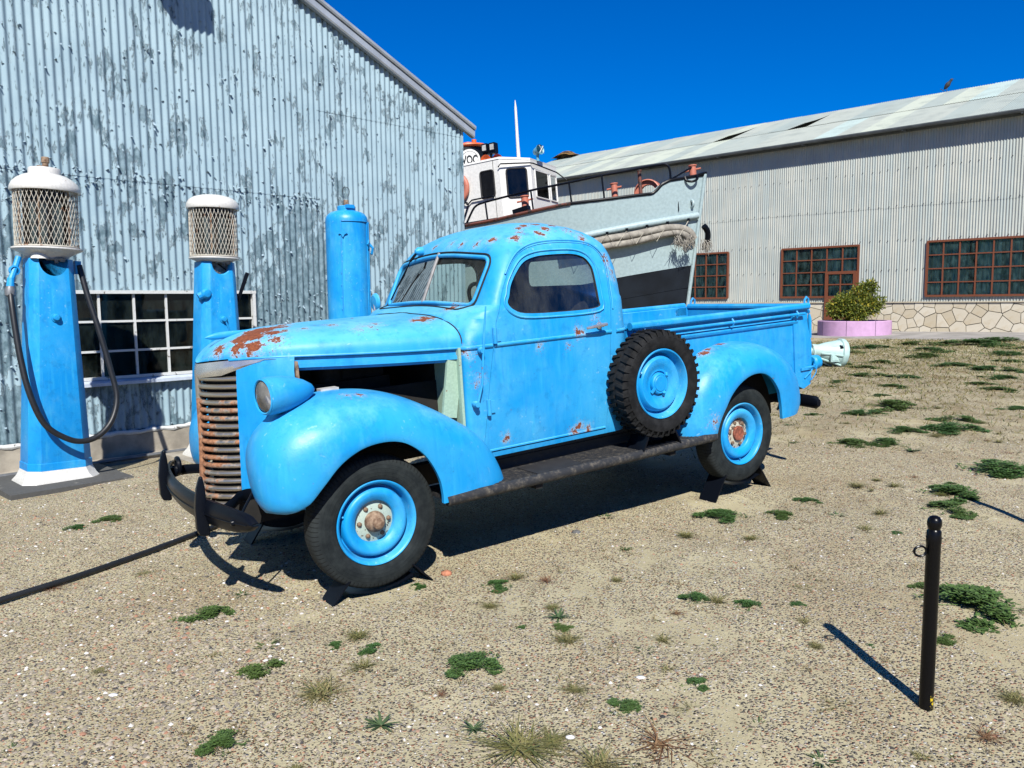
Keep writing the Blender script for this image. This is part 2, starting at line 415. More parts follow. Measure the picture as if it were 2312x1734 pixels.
shed = empty('corrugated_shed', M=ML)
tag(shed, 'pale blue-grey corrugated iron shed with badly peeling paint and a gable roof', 'shed')
EAVE = lambda s: 4.02 + (.11 - s) * .444
edges_l = [-9.2, -8.4, -7.6, -6.8, -5.98, -5.155]
win_e = [-5.155, -4.487, -3.818, -3.15]
edges_r = [-3.15, -2.69, -2.23, -1.45, -.67, .11]
W0, W1, WB, WT = -5.155, -3.15, .85, 1.72
def shed_sheet(a, b, z0, z1, off, top=None):
    part('sheet', corr_sheet(a, b, z0, z1, off=off, top=top, rows=6), M_FLAKE, shed, 60, False)
for e, wind in ((edges_l, False), (win_e, True), (edges_r, False)):
    for a, b in zip(e[:-1], e[1:]):
        hi = a >= -2.3
        lap = 3.90 if hi else 2.85
        if wind:
            shed_sheet(a, b, .305, WB - .02, 0.0); shed_sheet(a, b, WT + .01, lap + .05, 0.0)
        else: shed_sheet(a, b, .305, lap + .05, 0.0)
        shed_sheet(a, b, lap, 0, -.0045, top=lambda s: EAVE(s) + .02)
# curled paint flakes standing off the iron (too small to pick apart)
def flakes():
    mb = MB(); r = random.Random(3)
    for k in range(1050):
        u = r.random()
        if u < .17: s, z = r.uniform(-3.1, -1.9), r.uniform(.4, 1.75)
        elif u < .36: s, z = r.uniform(-6.3, -2.2), 2.83 + abs(r.gauss(0, .07)) * r.choice((-1, 1))
        elif u < .5: s, z = r.uniform(-6.4, -5.1), r.uniform(.3, 2.8)
        else: s, z = r.uniform(-6.4, .05), r.uniform(.3, 4.8)
        if W0 - .02 < s < W1 + .02 and WB - .06 < z < WT + .04: continue
        if z > EAVE(s) - .05: continue
        w = r.uniform(.006, .017); h = r.uniform(.012, .034) * (1.5 if r.random() < .2 else 1); curl = r.uniform(.5, 1.5); a = r.uniform(-.6, .6)
        base = -.0115 * math.cos(2 * math.pi * s / .0762) - .002 - (.0045 if z > 2.84 else 0)
        sg = r.choice((1, -1, -1, -1)); P = []
        for j in range(4):
            t = j / 3; ang = curl * t
            yy = base - h * t * math.sin(ang) ; zz = sg * h * t * math.cos(ang)
            ww = w * (1 - .45 * t * r.uniform(.5, 1.2))
            P.append([(s + math.cos(a) * -ww - math.sin(a) * zz, yy, z + math.cos(a) * zz - math.sin(a) * ww), (s + math.cos(a) * ww - math.sin(a) * zz, yy - .001, z + math.cos(a) * zz + math.sin(a) * ww)])
        mb.grid(P)
    o = part('paint_flakes', mb, NT('loose_paint_flake').fin((.33, .45, .52), .7), shed, 60, False); o['kind'] = 'stuff'
flakes()
# roof edge: barge board in two rolled strips, with the roof slopes behind it
def strip(P, w, M=None): pass
bm_ = MB(); r0 = -9.5
for (dy, dz, hh, rr) in ((-.10, .10, .055, 0), (-.13, -.02, .07, 0)):
    pass
def barge(y0, z0, y1, z1, th, name, m):
    mb = MB(); a = .30; s0 = -9.6
    prof = [(y0, z0), (y0 - .012, z0 + .02), (y0 - .012, z1 - .02), (y1, z1), (y1 + th, z1), (y1 + th, z0)]
    A = [(s0, y, EAVE(s0) + z) for y, z in prof]; B = [(a, y, EAVE(a) + z) for y, z in prof]
    n = len(prof); mb.add(A + B, [tuple(range(n)), tuple(range(n, 2 * n))[::-1]] + [(i, n + i, n + (i + 1) % n, (i + 1) % n) for i in range(n)])
    part(name, mb, m, shed, 30)
barge(-.085, -.03, -.075, .085, .05, 'barge_board', M_GALV)
barge(-.115, .075, -.10, .145, .08, 'barge_cap', M_GALV)
mb = MB()
for (sa, sb, za, zb) in ((-9.6, .30, EAVE(-9.6) + .15, EAVE(.30) + .15), (-19.2, -9.6, EAVE(.3) + .15, EAVE(-9.6) + .15)):
    mb.add([(sa, -.08, za), (sb, -.08, zb), (sb, 18, zb), (sa, 18, za), (sa, -.08, za - .04), (sb, -.08, zb - .04), (sb, 18, zb - .04), (sa, 18, za - .04)],
           [(0, 1, 2, 3), (7, 6, 5, 4), (0, 4, 5, 1), (1, 5, 6, 2), (2, 6, 7, 3), (3, 7, 4, 0)])
part('roof', mb, M_GALV, shed, 30)
# the side wall going back from the near corner and the far half of the gable, with the dark inside
mb = MB(); n = 700; P = np.zeros((n, 2, 3))
for i in range(n):
    yy = .02 + 17.5 * i / n
    P[i, 0] = (.115 + .009 * math.cos(2 * math.pi * yy / .0762), yy, .30); P[i, 1] = (P[i, 0][0], yy, EAVE(.11))
part('side_wall', mb.grid(P), M_FLAKE, shed, 60, False)
mb = MB().box((-14.2, .03, 2.5), (10, .05, 5)); mb.box((-9, 17.6, 3), (18.2, .05, 6)); mb.box((-19.1, 9, 2), (.05, 17, 4))
part('rear_walls', mb, M_FLAKE, shed)
mb = MB().box((.125, -.004, 2.15), (.035, .03, 3.7)); part('corner_trim', mb, M_FLAKE, shed)
mb = MB().box((-9.4, .07, .02), (19.1, .20, .50)); part('concrete_plinth', mb, M_CONC, shed)
mb = MB().box((-9.4, -.09, -.16), (19.1, .22, .42)); part('footing_ledge', mb, M_CONC, shed)
mb = MB(); P = []
for i in range(160):
    s = -9.2 + 9.33 * i / 159; P.append((s, -.022 + .004 * math.sin(s * 31), .284 + .006 * math.sin(s * 17) + .004 * math.sin(s * 41)))
mb.tube(P, [.024 + .004 * math.sin(i * 1.7) for i in range(160)], 8); part('skirting_seal', mb, M_FRAMEW, shed)
# window: frame, sill, bars and panes
win = part('window', MB().box(((W0 + W1) / 2, .0, WT + .006), (W1 - W0 + .03, .075, .034)).box((W0 + .008, .0, (WB + WT) / 2), (.03, .07, WT - WB))
           .box((W1 - .008, .0, (WB + WT) / 2), (.034, .07, WT - WB)).box(((W0 + W1) / 2, .01, WB + .01), (W1 - W0, .06, .03)), M_FRAMEW, shed, 30)
cols_ = [-5.155, -4.82, -4.48, -4.15, -3.82, -3.485, -3.15]; rows_ = [.85, 1.13, 1.43, 1.72]
for c_ in cols_[1:-1]: part('muntin', MB().box((c_, .012, (WB + WT) / 2), (.022, .03, WT - WB - .02)), M_FRAMEW, win)
for r_ in rows_[1:-1]: part('muntin', MB().box(((W0 + W1) / 2, .012, r_), (W1 - W0 - .02, .027, .022)), M_FRAMEW, win)
for i in range(6):
    for j in range(3):
        part('pane', MB().box(((cols_[i] + cols_[i + 1]) / 2, .022 + random.uniform(-.002, .002), (rows_[j] + rows_[j + 1]) / 2), (cols_[i + 1] - cols_[i] - .004, .004, rows_[j + 1] - rows_[j] - .004),
                           Matrix.Rotation(random.uniform(-.012, .012), 3, 'Z') @ Matrix.Rotation(random.uniform(-.012, .012), 3, 'X')), M_PANE, win, 0)
mb = MB().add([(W0 - .03, .03, WB + .005), (W1 + .03, .03, WB + .005), (W1 + .03, -.085, WB - .03), (W0 - .03, -.085, WB - .03), (W0 - .03, .03, WB - .04), (W1 + .03, .03, WB - .04), (W1 + .03, -.085, WB - .062), (W0 - .03, -.085, WB - .062)],
              [(0, 3, 2, 1), (4, 5, 6, 7), (3, 7, 6, 2), (0, 1, 5, 4), (0, 4, 7, 3), (1, 2, 6, 5)])
part('window_sill', mb, m_plain('pale_sill_paint', (.60, .68, .78), .6, 0, .12, 10, .2), shed, 30)
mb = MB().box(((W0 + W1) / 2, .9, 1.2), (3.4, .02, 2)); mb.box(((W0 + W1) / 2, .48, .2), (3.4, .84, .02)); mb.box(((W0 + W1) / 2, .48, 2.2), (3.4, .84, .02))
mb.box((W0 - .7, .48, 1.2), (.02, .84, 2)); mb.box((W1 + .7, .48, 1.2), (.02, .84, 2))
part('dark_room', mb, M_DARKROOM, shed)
# things fixed to or beside the shed
o = part('wall_lamp', MB().box((-4.36, -.62, 5.62), (.42, .34, .30)).tube([(-4.36, 0, 5.72), (-4.36, -.5, 5.72)], .03, 8), M_PIPE, None)
o.matrix_world = ML; tag(o, 'boxy lamp on a bracket high on the corrugated shed gable', 'lamp')
P = [(-6.6, -.20, .052), (-5.3, -.205, .05), (-4.9, -.20, .048), (-4.2, -.212, .055), (-3.6, -.205, .05), (-2.5, -.20, .06), (0, -.2, .08)]
o = part('conduit_pipe', MB().tube(catmull(P, 60), .019, 8), M_PIPE, None); o.matrix_world = ML
tag(o, 'grey conduit pipe lying along the foot of the shed wall', 'pipe')

# ================================================================== long warehouse at the back
def m_warewall():
    t = NT('cream_grey_corrugated_iron'); o = t.obj(); x = t.xyz(o)
    n = t.noise(t.scale(o, 1, 1, .15), 3.2, 5, .6); n2 = t.noise(o, 1.1, 4); ridge = t.noise(t.scale(o, 13.1, 0, .05), 1.0, 1)
    c = t.mix(t.ramp(n2, .35, .65), (.47, .50, .455), (.57, .585, .52))
    c = t.mix(t.math('MULTIPLY', t.ramp(ridge, .42, .62), .6), c, (.44, .52, .51))
    c = t.mix(t.math('MULTIPLY', t.ramp(n, .55, .75), .45), c, (.30, .315, .28))
    c = t.mix(t.math('MULTIPLY', t.ramp(t.noise(t.scale(o, 9, 1, .7), 1.0, 5, .7), .68, .78), .3), c, (.42, .33, .24))
    return t.fin(c, .55, .05, .35)
def m_wareroof():
    t = NT('patched_roof_iron'); o = t.obj(); r = t.random()
    n = t.noise(o, 1.6, 6, .65)
    c = t.mix(t.ramp(r, .0, .55), (.38, .45, .42), (.47, .51, .45))
    c = t.mix(t.ramp(r, .86, .88), c, (.30, .43, .55)); c = t.mix(t.ramp(r, .70, .72), c, (.55, .60, .50)); c = t.mix(t.ramp(r, .95, .96), c, (.50, .62, .58))
    c = t.mix(t.math('MULTIPLY', t.ramp(n, .45, .7), .55), c, (.30, .34, .31))
    c = t.mix(t.math('MULTIPLY', t.ramp(t.noise(o, 9, 7, .75), .64, .72), .45), c, (.38, .28, .18))
    return t.fin(c, .55, .1, .35)
M_WWALL, M_WROOF = m_warewall(), m_wareroof()
M_BROWN = m_worn('brown_steel_frame_paint', (.23, .075, .035), (.34, .20, .12), .66, 8)
M_GUTTER = m_plain('grey_gutter', (.16, .18, .185), .55, .2, .2, 3, .1)
def m_curtain():
    t = NT('green_pleated_curtain'); o = t.obj(); w = t.noise(t.scale(o, 14, 1, .25), 1.0, 3)
    return t.fin(t.mix(t.ramp(w, .35, .65), (.05, .15, .14), (.34, .60, .55)), .9)
M_CURT = m_curtain()
M_PANE2 = m_glass('dusty_green_pane', (.85, .95, .93), .40, .22, (.16, .28, .26), 1.4, .08)
ware = empty('warehouse', M=MR)
tag(ware, 'long cream corrugated iron warehouse with brown windows, stone base and patched roof', 'warehouse')
wins = [(-7.95, -5.715, 5), (-3.67, -1.10, 5), (.94, 4.02, 7)]; BT, TP = 1.62, 3.25
LAP, WTOP = 4.35, 6.72
ed = [-18.6, -17.8, -17.0, -16.2, -15.4, -14.6, -13.8, -13.0, -12.2, -11.4, -10.6, -9.8, -9.0, -8.45, -7.95, -7.20, -6.46, -5.715, -5.03, -4.35, -3.67, -2.81, -1.96, -1.10, -.42, .26, .94, 1.71, 2.48, 3.25, 4.02, 4.8, 5.6, 6.4, 7.2, 8.0, 8.8, 9.6, 10.4]
for a, b in zip(ed[:-1], ed[1:]):
    inw = any(a >= w[0] - .01 and b <= w[1] + .01 for w in wins)
    sg = 6 if a < 6 else 4
    if inw:
        part('sheet', corr_sheet(a, b, 1.43, BT - .01, seg=sg), M_WWALL, ware, 60, False)
        part('sheet', corr_sheet(a, b, TP + .01, LAP + .04, seg=sg), M_WWALL, ware, 60, False)
    else: part('sheet', corr_sheet(a, b, 1.43, LAP + .04, seg=sg), M_WWALL, ware, 60, False)
    part('sheet', corr_sheet(a, b, LAP + random.uniform(-.015, .015), WTOP, off=-.006, seg=sg), M_WWALL, ware, 60, False)
# rows of fixing screws: tiny, one part
mb = MB(); r = random.Random(5)
for z in (1.52, 2.45, 3.35, 4.40, 5.5):
    s = -12.5
    while s < 5.5:
        s += .0762 * r.choice((3, 3, 4, 4))
        if any(w[0] < s < w[1] for w in wins) and BT < z < TP: continue
        q = round(s / .0762) * .0762
        mb.box((q, -.018, z + r.uniform(-.02, .02)), (.022, .014, .03))
o = part('fixing_screws', mb, m_plain('dull_screw', (.10, .10, .10), .6), ware, 0, False); o['kind'] = 'stuff'
# roof: two courses of sheets, uneven tails and a few lifted ones
SL = math.atan(.36); rs = random.Random(11)
def roof_sheet(a, b, d0, d1, lift=0, off=0.0):
    n = int(round((b - a) / .0762 * 6)); P = np.zeros((n + 1, 5, 3))
    for i in range(n + 1):
        s = a + (b - a) * i / n; am = .010 * math.cos(2 * math.pi * s / .0762)
        for j in range(5):
            d = d0 + (d1 - d0) * j / 4; l = lift * (1 - j / 4) ** 2 * (i / n)
            P[i, j] = (s, d * math.cos(SL) - am * math.sin(SL), 6.80 + off + d * math.sin(SL) + am * math.cos(SL) + l)
    part('roof_sheet', MB().grid(P), M_WROOF, ware, 60, False)
s = -18.7; k = 0
while s < 10.3:
    w = .762
    roof_sheet(s, s + w, -.42 + rs.uniform(-.01, .01), 3.1, 0, rs.uniform(0, .004))
    lift = .16 if k in (14, 18) else 0
    roof_sheet(s, s + w, 2.95 + rs.uniform(-.05, .03), 6.15 + rs.uniform(-.06, .05), lift, .016 + rs.uniform(0, .006))
    s += w; k += 1
mb = MB().add([(-18.7, 5.75, 6.80 + 2.04), (10.6, 5.75, 6.80 + 2.04), (10.6, 11.9, 6.75), (-18.7, 11.9, 6.75)], [(0, 1, 2, 3)])
part('far_roof_slope', mb, M_WROOF, ware)
part('eave_fascia', MB().box((-4.1, -.05, 6.66), (29.2, .07, .16)), M_GUTTER, ware)
mb = MB(); n = 14
P = np.zeros((2, 9, 3))
for i, s in enumerate((-18.75, 10.5)):
    for j in range(9):
        a = math.pi * j / 8; P[i, j] = (s, -.40 - .06 * math.cos(a), 6.66 - .065 * math.sin(a))
mb.grid(P); mb.box((-4.1, -.462, 6.675), (29.2, .012, .03))
part('gutter', mb, M_GUTTER, ware)
for s in np.arange(-18.4, 10, 3.1): part('eave_bracket', MB().box((s, -.22, 6.60), (.05, .40, .05)), M_GUTTER, ware)
mb = MB().add([(-18.6, 0, .2), (-18.6, 11.8, .2), (-18.6, 11.8, 6.7), (-18.6, 5.8, 8.7), (-18.6, 0, 6.7)], [(0, 1, 2, 3, 4)])
mb.box((-1.7, 11.8, 3.4), (24.2, .05, 6.6)); part('end_walls', mb, M_WWALL, ware)
# windows
for wi, (a, b, nc) in enumerate(wins):
    fr = .06
    wb_ = MB().box(((a + b) / 2, -.02, TP), (b - a + .03, .08, fr)).box(((a + b) / 2, -.02, BT), (b - a + .03, .09, fr)).box((a, -.02, (BT + TP) / 2), (fr, .078, TP - BT)).box((b, -.02, (BT + TP) / 2), (fr, .078, TP - BT))
    w = part('window', wb_, M_BROWN, ware, 30)
    xs = np.linspace(a, b, nc + 1); zs = np.linspace(BT, TP, 5)
    for c_ in xs[1:-1]: part('muntin', MB().box((c_, -.014, (BT + TP) / 2), (.038, .04, TP - BT)), M_BROWN, w)
    for z in zs[1:-1]: part('muntin', MB().box(((a + b) / 2, -.014, z), (b - a, .036, .034)), M_BROWN, w)
    for i in range(nc):
        for j in range(4):
            part('pane', MB().box(((xs[i] + xs[i + 1]) / 2, 0.0, (zs[j] + zs[j + 1]) / 2), (xs[i + 1] - xs[i] - .03, .004, zs[j + 1] - zs[j] - .03), Matrix.Rotation(random.uniform(-.03, .03), 3, 'Z') @ Matrix.Rotation(random.uniform(-.03, .03), 3, 'X')), M_PANE2, w, 0)
    # curtain behind, gathered in folds and missing behind some panes
    n = 140; P = np.zeros((n, 2, 3)); rr = random.Random(wi)
    gap = [(xs[i] + rr.uniform(-.1, .1), rr.uniform(.18, .34)) for i in range(1, nc) if rr.random() < .45]
    for seg in range(nc * 2):
        sa = a + (b - a) * seg / (nc * 2); sb = a + (b - a) * (seg + 1) / (nc * 2)
        if any(abs((sa + sb) / 2 - g[0]) < g[1] * .55 for g in gap): continue
        Q = np.zeros((13, 2, 3))
        for i in range(13):
            s = sa + (sb - sa) * i / 12; y = .16 + .022 * math.sin(s * 44 + math.sin(s * 7) * 2)
            Q[i, 0] = (s, y, BT); Q[i, 1] = (s, y, TP)
        part('curtain', MB().grid(Q), M_CURT, w, 60, False)
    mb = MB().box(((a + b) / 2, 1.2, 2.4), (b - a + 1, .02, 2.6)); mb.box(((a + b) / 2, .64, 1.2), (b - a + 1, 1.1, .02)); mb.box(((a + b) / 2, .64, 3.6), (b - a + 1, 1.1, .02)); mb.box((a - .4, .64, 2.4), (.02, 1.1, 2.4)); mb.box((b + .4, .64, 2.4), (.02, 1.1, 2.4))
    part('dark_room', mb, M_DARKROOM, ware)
# brown glazed door set into the middle window
D0, D1 = -2.14, -1.13; DB, DT = .46, 2.44
dm = MB().box(((D0 + D1) / 2, -.075, DT - .04), (D1 - D0, .05, .09)).box((D0 + .05, -.075, (DB + DT) / 2), (.10, .048, DT - DB)).box((D1 - .05, -.075, (DB + DT) / 2), (.10, .048, DT - DB)).box(((D0 + D1) / 2, -.07, (DB + 1.62) / 2), (D1 - D0 - .18, .04, 1.62 - DB))
door = part('door', dm, M_BROWN, ware, 30)
part('muntin', MB().box(((D0 + D1) / 2, -.07, 2.0), (.04, .04, .8)), M_BROWN, door); part('muntin', MB().box(((D0 + D1) / 2, -.07, 2.02), (.82, .036, .04)), M_BROWN, door)
for i in (0, 1):
    for j in (0, 1): part('pane', MB().box((D0 + .305 + i * .40, -.066, 1.82 + j * .36), (.38, .004, .33)), M_PANE2, door, 0)
part('handle', MB().tube([(D0 + .09, -.10, 1.4), (D0 + .09, -.15, 1.4), (D0 + .19, -.15, 1.4)], .012, 6), M_GUTTER, door)
# crazy-paved stone base: every stone a polygon of its own on a mortar bed
def m_stone():
    t = NT('cream_paving_stone'); o = t.obj(); r = t.random(); n = t.noise(o, 3, 6, .65); f = t.noise(o, 30, 4, .7)
    c = t.mix(r, (.60, .52, .37), (.76, .70, .56)); c = t.mix(t.math('MULTIPLY', t.ramp(n, .5, .7), .55), c, (.55, .42, .24)); c = t.mix(t.math('MULTIPLY', t.ramp(f, .55, .8), .3), c, (.42, .37, .28))
    t.bump(t.math('ADD', n, t.math('MULTIPLY', f, .4)), .35, .02); return t.fin(c, .8, 0, .3)
M_STONE = m_stone(); M_MORTAR = m_plain('dark_mortar', (.20, .17, .13), .95, 0, .2, 20, .3)
sbase = part('stone_base', MB().box((-1.7, .03, .85), (24.2, .06, 1.22)), M_MORTAR, ware)
def stones():
    r = random.Random(21); seeds = []
    s0, s1, z0, z1 = -8.6, 5.4, .40, 1.44
    for k in range(4000):
        p = (r.uniform(s0, s1), r.uniform(z0, z1)); dmin = r.choice((.15, .22, .32, .46, .56))
        if all((p[0] - q[0]) ** 2 + (p[1] - q[1]) ** 2 > ((dmin + q[2]) / 2) ** 2 for q in seeds): seeds.append((*p, dmin))
    for i, (x, z, _) in enumerate(seeds):
        poly = [(max(s0, x - 1), z0), (min(s1, x + 1), z0), (min(s1, x + 1), z1), (max(s0, x - 1), z1)]
        for j, (a, b, _) in enumerate(seeds):
            if i == j or abs(a - x) > 1.6: continue
            mx, mz = (x + a) / 2, (z + b) / 2; nx, nz = a - x, b - z; l = math.hypot(nx, nz); nx /= l; nz /= l; mx -= nx * .007; mz -= nz * .007
            new = []
            for k in range(len(poly)):
                p, q = poly[k], poly[(k + 1) % len(poly)]; dp = (p[0] - mx) * nx + (p[1] - mz) * nz; dq = (q[0] - mx) * nx + (q[1] - mz) * nz
                if dp <= 0: new.append(p)
                if dp * dq < 0: t = dp / (dp - dq); new.append((p[0] + t * (q[0] - p[0]), p[1] + t * (q[1] - p[1])))
            poly = new
            if not poly: break
        if len(poly) < 3: continue
        cx = sum(p[0] for p in poly) / len(poly); cz = sum(p[1] for p in poly) / len(poly); th = r.uniform(.022, .04)
        n = len(poly); A = [(p[0] - cx, .0, p[1] - cz) for p in poly]; B = [((p[0] - cx) * .97, -th, (p[1] - cz) * .97) for p in poly]
        mb = MB().add(A + B, [tuple(range(n, 2 * n))] + [(k, (k + 1) % n, n + (k + 1) % n, n + k) for k in range(n)])
        part('stone', mb, M_STONE, sbase, 0, True, (cx, -.002, cz))
stones()
part('base_coping', MB().box((-1.7, -.02, 1.435), (24.2, .10, .03)), M_STONE, ware)
# pavement at its foot
def pavement():
    P = []
    for s in np.linspace(-14, 12, 40):
        row = []
        for d in (-.0, -1.2, -2.4, -3.3, -3.34):
            w = PR + dR * s + nR * d; z = .47 + .012 * s + .0 * d if d > -3.32 else .2
            row.append((w.x, w.y, max(z, gzf(w.x, w.y) + .03) if d > -3.32 else gzf(w.x, w.y) - .1))
        P.append(row)
    o = link('pavement', MB().grid(P).mesh('pavement', 30), M_CONC2); o['kind'] = 'structure'
pavement()
# small things on the warehouse roof
def on_roof(name, mb, m, label, cat):
    o = part(name, mb, m, None); o.matrix_world = MR; return tag(o, label, cat)
mb = MB(); P = np.zeros((9, 5, 3)); r = random.Random(4)
for i in range(9):
    for j in range(5): P[i, j] = (-16.4 + i * .17 + r.uniform(-.03, .03), 5.7 + (j - 2) * .3, 8.80 + .36 * math.exp(-((i - 4) / 2.6) ** 2) * (1 - (abs(j - 2) / 2.4) ** 2) + r.uniform(0, .07))
P[:, :, 0] -= 2.25
on_roof('bent_ridge_sheet', mb.grid(P), m_worn('rusty_ochre_sheet', (.40, .24, .06), (.12, .07, .03), .5, 5), 'crumpled rusty ochre sheet at the far end of the warehouse ridge', 'roof sheet')
bird = MB()
bird.lathe([(.001, -.17), (.03, -.14), (.075, -.04), (.085, .04), (.06, .11), (.045, .15), (.05, .19), (.045, .23), (.02, .255), (.001, .26)], 12, 'z')
bird.xf(Matrix.Translation((-.40, 5.8, 9.12)) @ Matrix.Rotation(R_(38), 4, 'Y'))
bird.tube([(-.40, 5.78, 8.80), (-.40, 5.78, 9.05)], .012, 5); bird.tube([(-.26, 5.80, 9.32), (-.18, 5.8, 9.30)], [.015, .002], 5); bird.box((-.55, 5.8, 8.98), (.17, .06, .02), Matrix.Rotation(R_(38), 3, 'Y'))
on_roof('bird', bird, m_plain('dark_feathers', (.05, .05, .055), .8), 'small dark bird perched on the warehouse roof ridge', 'bird')
# ================================================================== the pickup truck
def rotm(yaw, pt):
    cy, sy, cp, sp = math.cos(yaw), math.sin(yaw), math.cos(pt), math.sin(pt)
    A = Matrix(((cy, -sy, 0), (sy, cy, 0), (0, 0, 1))) @ Matrix(((cp, 0, sp), (0, 1, 0), (-sp, 0, cp)))
    return A
TR = rotm(3.743901, .059783); TM = Matrix.Translation((-1.12803, 4.70308, .09728)) @ TR.to_4x4()
truck = empty('pickup_truck', M=TM)
tag(truck, 'old sky-blue pickup truck with rust patches and a missing bonnet side', 'truck')

BLUE, PALE = (.004, .34, .80), (.16, .60, .86)
HOODP = [(.40, .19, 1.345, .085), (.32, .12, 1.372, .085), (.22, .12, 1.378, .060), (.16, .04, 1.385, .030), (.47, .25, 1.285, .045), (.40, .31, 1.29, .050), (.30, .35, 1.30, .045), (.53, .13, 1.29, .045), (.27, .25, 1.345, .045), (.10, .0, 1.39, .02),
         (-.19, .42, 1.33, .030), (-.13, .43, 1.325, .032), (-.25, .40, 1.335, .030), (-.57, .40, 1.365, .045), (-.51, .44, 1.35, .040), (-.62, .40, 1.36, .030), (-.03, .3, 1.365, .022), (.05, -.02, 1.39, .022), (-.1, -.04, 1.39, .025), (.12, .30, 1.35, .02)]
CABP_ = [(-.74, .42, 1.42, .022), (-.66, .70, 1.17, .006), (-1.30, .40, 1.875, .02), (-1.42, .36, 1.885, .022), (-1.40, .48, 1.845, .02), (-1.25, .44, 1.855, .012), (-1.52, .40, 1.872, .015), (-1.20, .5, 1.82, .01), (-1.32, .54, 1.815, .012), (-1.13, .56, 1.79, .012), (-1.55, .5, 1.83, .012), (-1.02, .47, 1.79, .010),
        (-1.00, .05, 1.795, .004), (-.99, .20, 1.79, -.002), (-1.0, .36, 1.78, -.003), (-.99, -.15, 1.79, .0), (-1.60, .58, 1.79, .012), (-1.74, .66, 1.64, .016), (-1.77, .66, 1.55, .010), (-.70, .70, 1.02, .01)]
DOORP_ = [(-1.567, .70, 1.31, .010), (-1.43, .735, 1.222, -.002), (-1.47, .735, 1.222, -.002), (-1.42, .72, .635, .012), (-1.40, .72, .605, .008), (-.88, .72, .66, -.004), (-1.14, .735, 1.165, -.010), (-1.35, .735, 1.158, -.010), (-1.50, .72, .60, .004)]
FENP_ = [(.0, .70, 1.035, .006), (.06, .68, 1.045, .008), (-.56, .78, .80, -.004), (.30, .82, .62, .0)]
RFENP_ = [(-2.60, .68, .975, .02), (-2.66, .67, 1.0, .012), (-2.80, .66, 1.02, .012), (-2.47, .87, .52, .006)]
CABP, DOORP, RFENP, FENP = [[(x, y, z, r + k_) for x, y, z, r in q] for q, k_ in ((CABP_, .013), (DOORP_, .005), (RFENP_, .012), (FENP_, .005))]
MP_HOOD = m_paint('sun_faded_blue_paint_bonnet', BLUE, PALE, HOODP, .40, .72)
MP_CAB = m_paint('sun_faded_blue_paint_cab', BLUE, PALE, CABP, .40, .70)
MP_DOOR = m_paint('blue_paint_door', BLUE, PALE, DOORP, .36, .74, True, .5)
MP_FEN = m_paint('blue_paint_front_wing', BLUE, (.07, .43, .82), FENP, .33, .76, False, .55)
MP_RFEN = m_paint('blue_paint_rear_wing', BLUE, (.07, .43, .82), RFENP, .33, .76, False, .5)
MP = m_paint('blue_brush_paint', BLUE, (.07, .42, .82), (), .38, .76)
M_BLACK = m_worn('worn_black_paint', (.005, .007, .012), (.10, .095, .085), .72, 14, .30, spec=.12)
M_BOARD = m_worn('scuffed_black_running_board', (.032, .034, .038), (.21, .185, .145), .44, 30, .6, soft=.35, spec=.25)
M_UNDER = m_plain('dark_underbody', (.012, .011, .010), .9, 0, .4, 8, .2)
M_INT = m_plain('cab_lining', (.050, .055, .052), .85, 0, .3, 6, .1)
M_MINT = m_worn('mint_green_primer', (.42, .60, .46), RUST2, .66, 12)
M_CHROME = m_plain('dulled_chrome', (.84, .84, .82), .26, .8, .10, 9, .05)
M_RUBBER = m_plain('black_rubber_seal', (.015, .015, .016), .7, 0, .2, 20, .1)
M_GLASS = m_glass('cab_glass', (.78, .84, .81), .45, .08, (.35, .37, .33), 1.5, .01)
M_LENS = m_glass('headlamp_lens', (.85, .86, .84), .8, .30, (.55, .54, .50), 1.5, .10)
def m_grille():
    t = NT('rusting_plated_grille'); o = t.obj(); x = t.xyz(o)
    n = t.noise(o, 9, 6, .65); f = t.noise(o, 50, 4, .6); v = t.math('ADD', n, t.ramp(x[2], 1.12, .98, -.22, .02))
    v = t.math('ADD', v, t.ramp(x[2], .72, .52, 0, -.10)); v = t.math('ADD', v, t.ramp(x[1], .0, .25, .06, -.10))
    k = t.ramp(v, .42, .52); c = t.mix(k, (.62, .57, .48), t.mix(t.ramp(f, .35, .65), (.20, .085, .04), (.42, .20, .10)))
    return t.fin(c, t.math('ADD', .30, t.math('MULTIPLY', k, .45)), t.math('SUBTRACT', .85, t.math('MULTIPLY', k, .8)))
M_GRILLE = m_grille()
def m_tyre(lug=False):
    t = NT('weathered_tyre_rubber' if not lug else 'black_tyre_rubber'); o = t.obj(); x = t.xyz(o)
    r = t.math('SQRT', t.math('ADD', t.math('MULTIPLY', x[0], x[0]), t.math('MULTIPLY', x[2], x[2]))); a = t.math('ARCTAN2', x[2], x[0])
    n = t.noise(o, 14, 5, .65)
    if lug: c = t.mix(t.ramp(n, .35, .7), (.007, .0075, .008), (.022, .023, .024)); t.bump(n, .2, .004)
    else:
        c = t.mix(t.ramp(n, .3, .7), (.009, .013, .015), (.026, .033, .034)); c = t.mix(t.math('MULTIPLY', t.ramp(r, .30, .352), .5), c, (.036, .042, .042))
        tick = t.math('MULTIPLY', t.ramp(t.math('SINE', t.math('MULTIPLY', a, 88.0)), .80, .9), t.ramp(r, .322, .328))
        ring = t.math('SINE', t.math('MULTIPLY', r, 330.0)); rm = t.math('MULTIPLY', t.ramp(ring, .75, .95), t.math('MULTIPLY', t.ramp(r, .24, .245), t.ramp(r, .322, .318)))
        c = t.mix(t.math('MULTIPLY', tick, .7), c, (.006, .007, .007))
        t.bump(t.math('SUBTRACT', t.math('MULTIPLY', rm, .25), t.math('ADD', tick, t.math('MULTIPLY', n, -.2))), .7, .005)
    return t.fin(c, .8, 0, .18)
M_TYRE, M_LUG = m_tyre(), m_tyre(True)
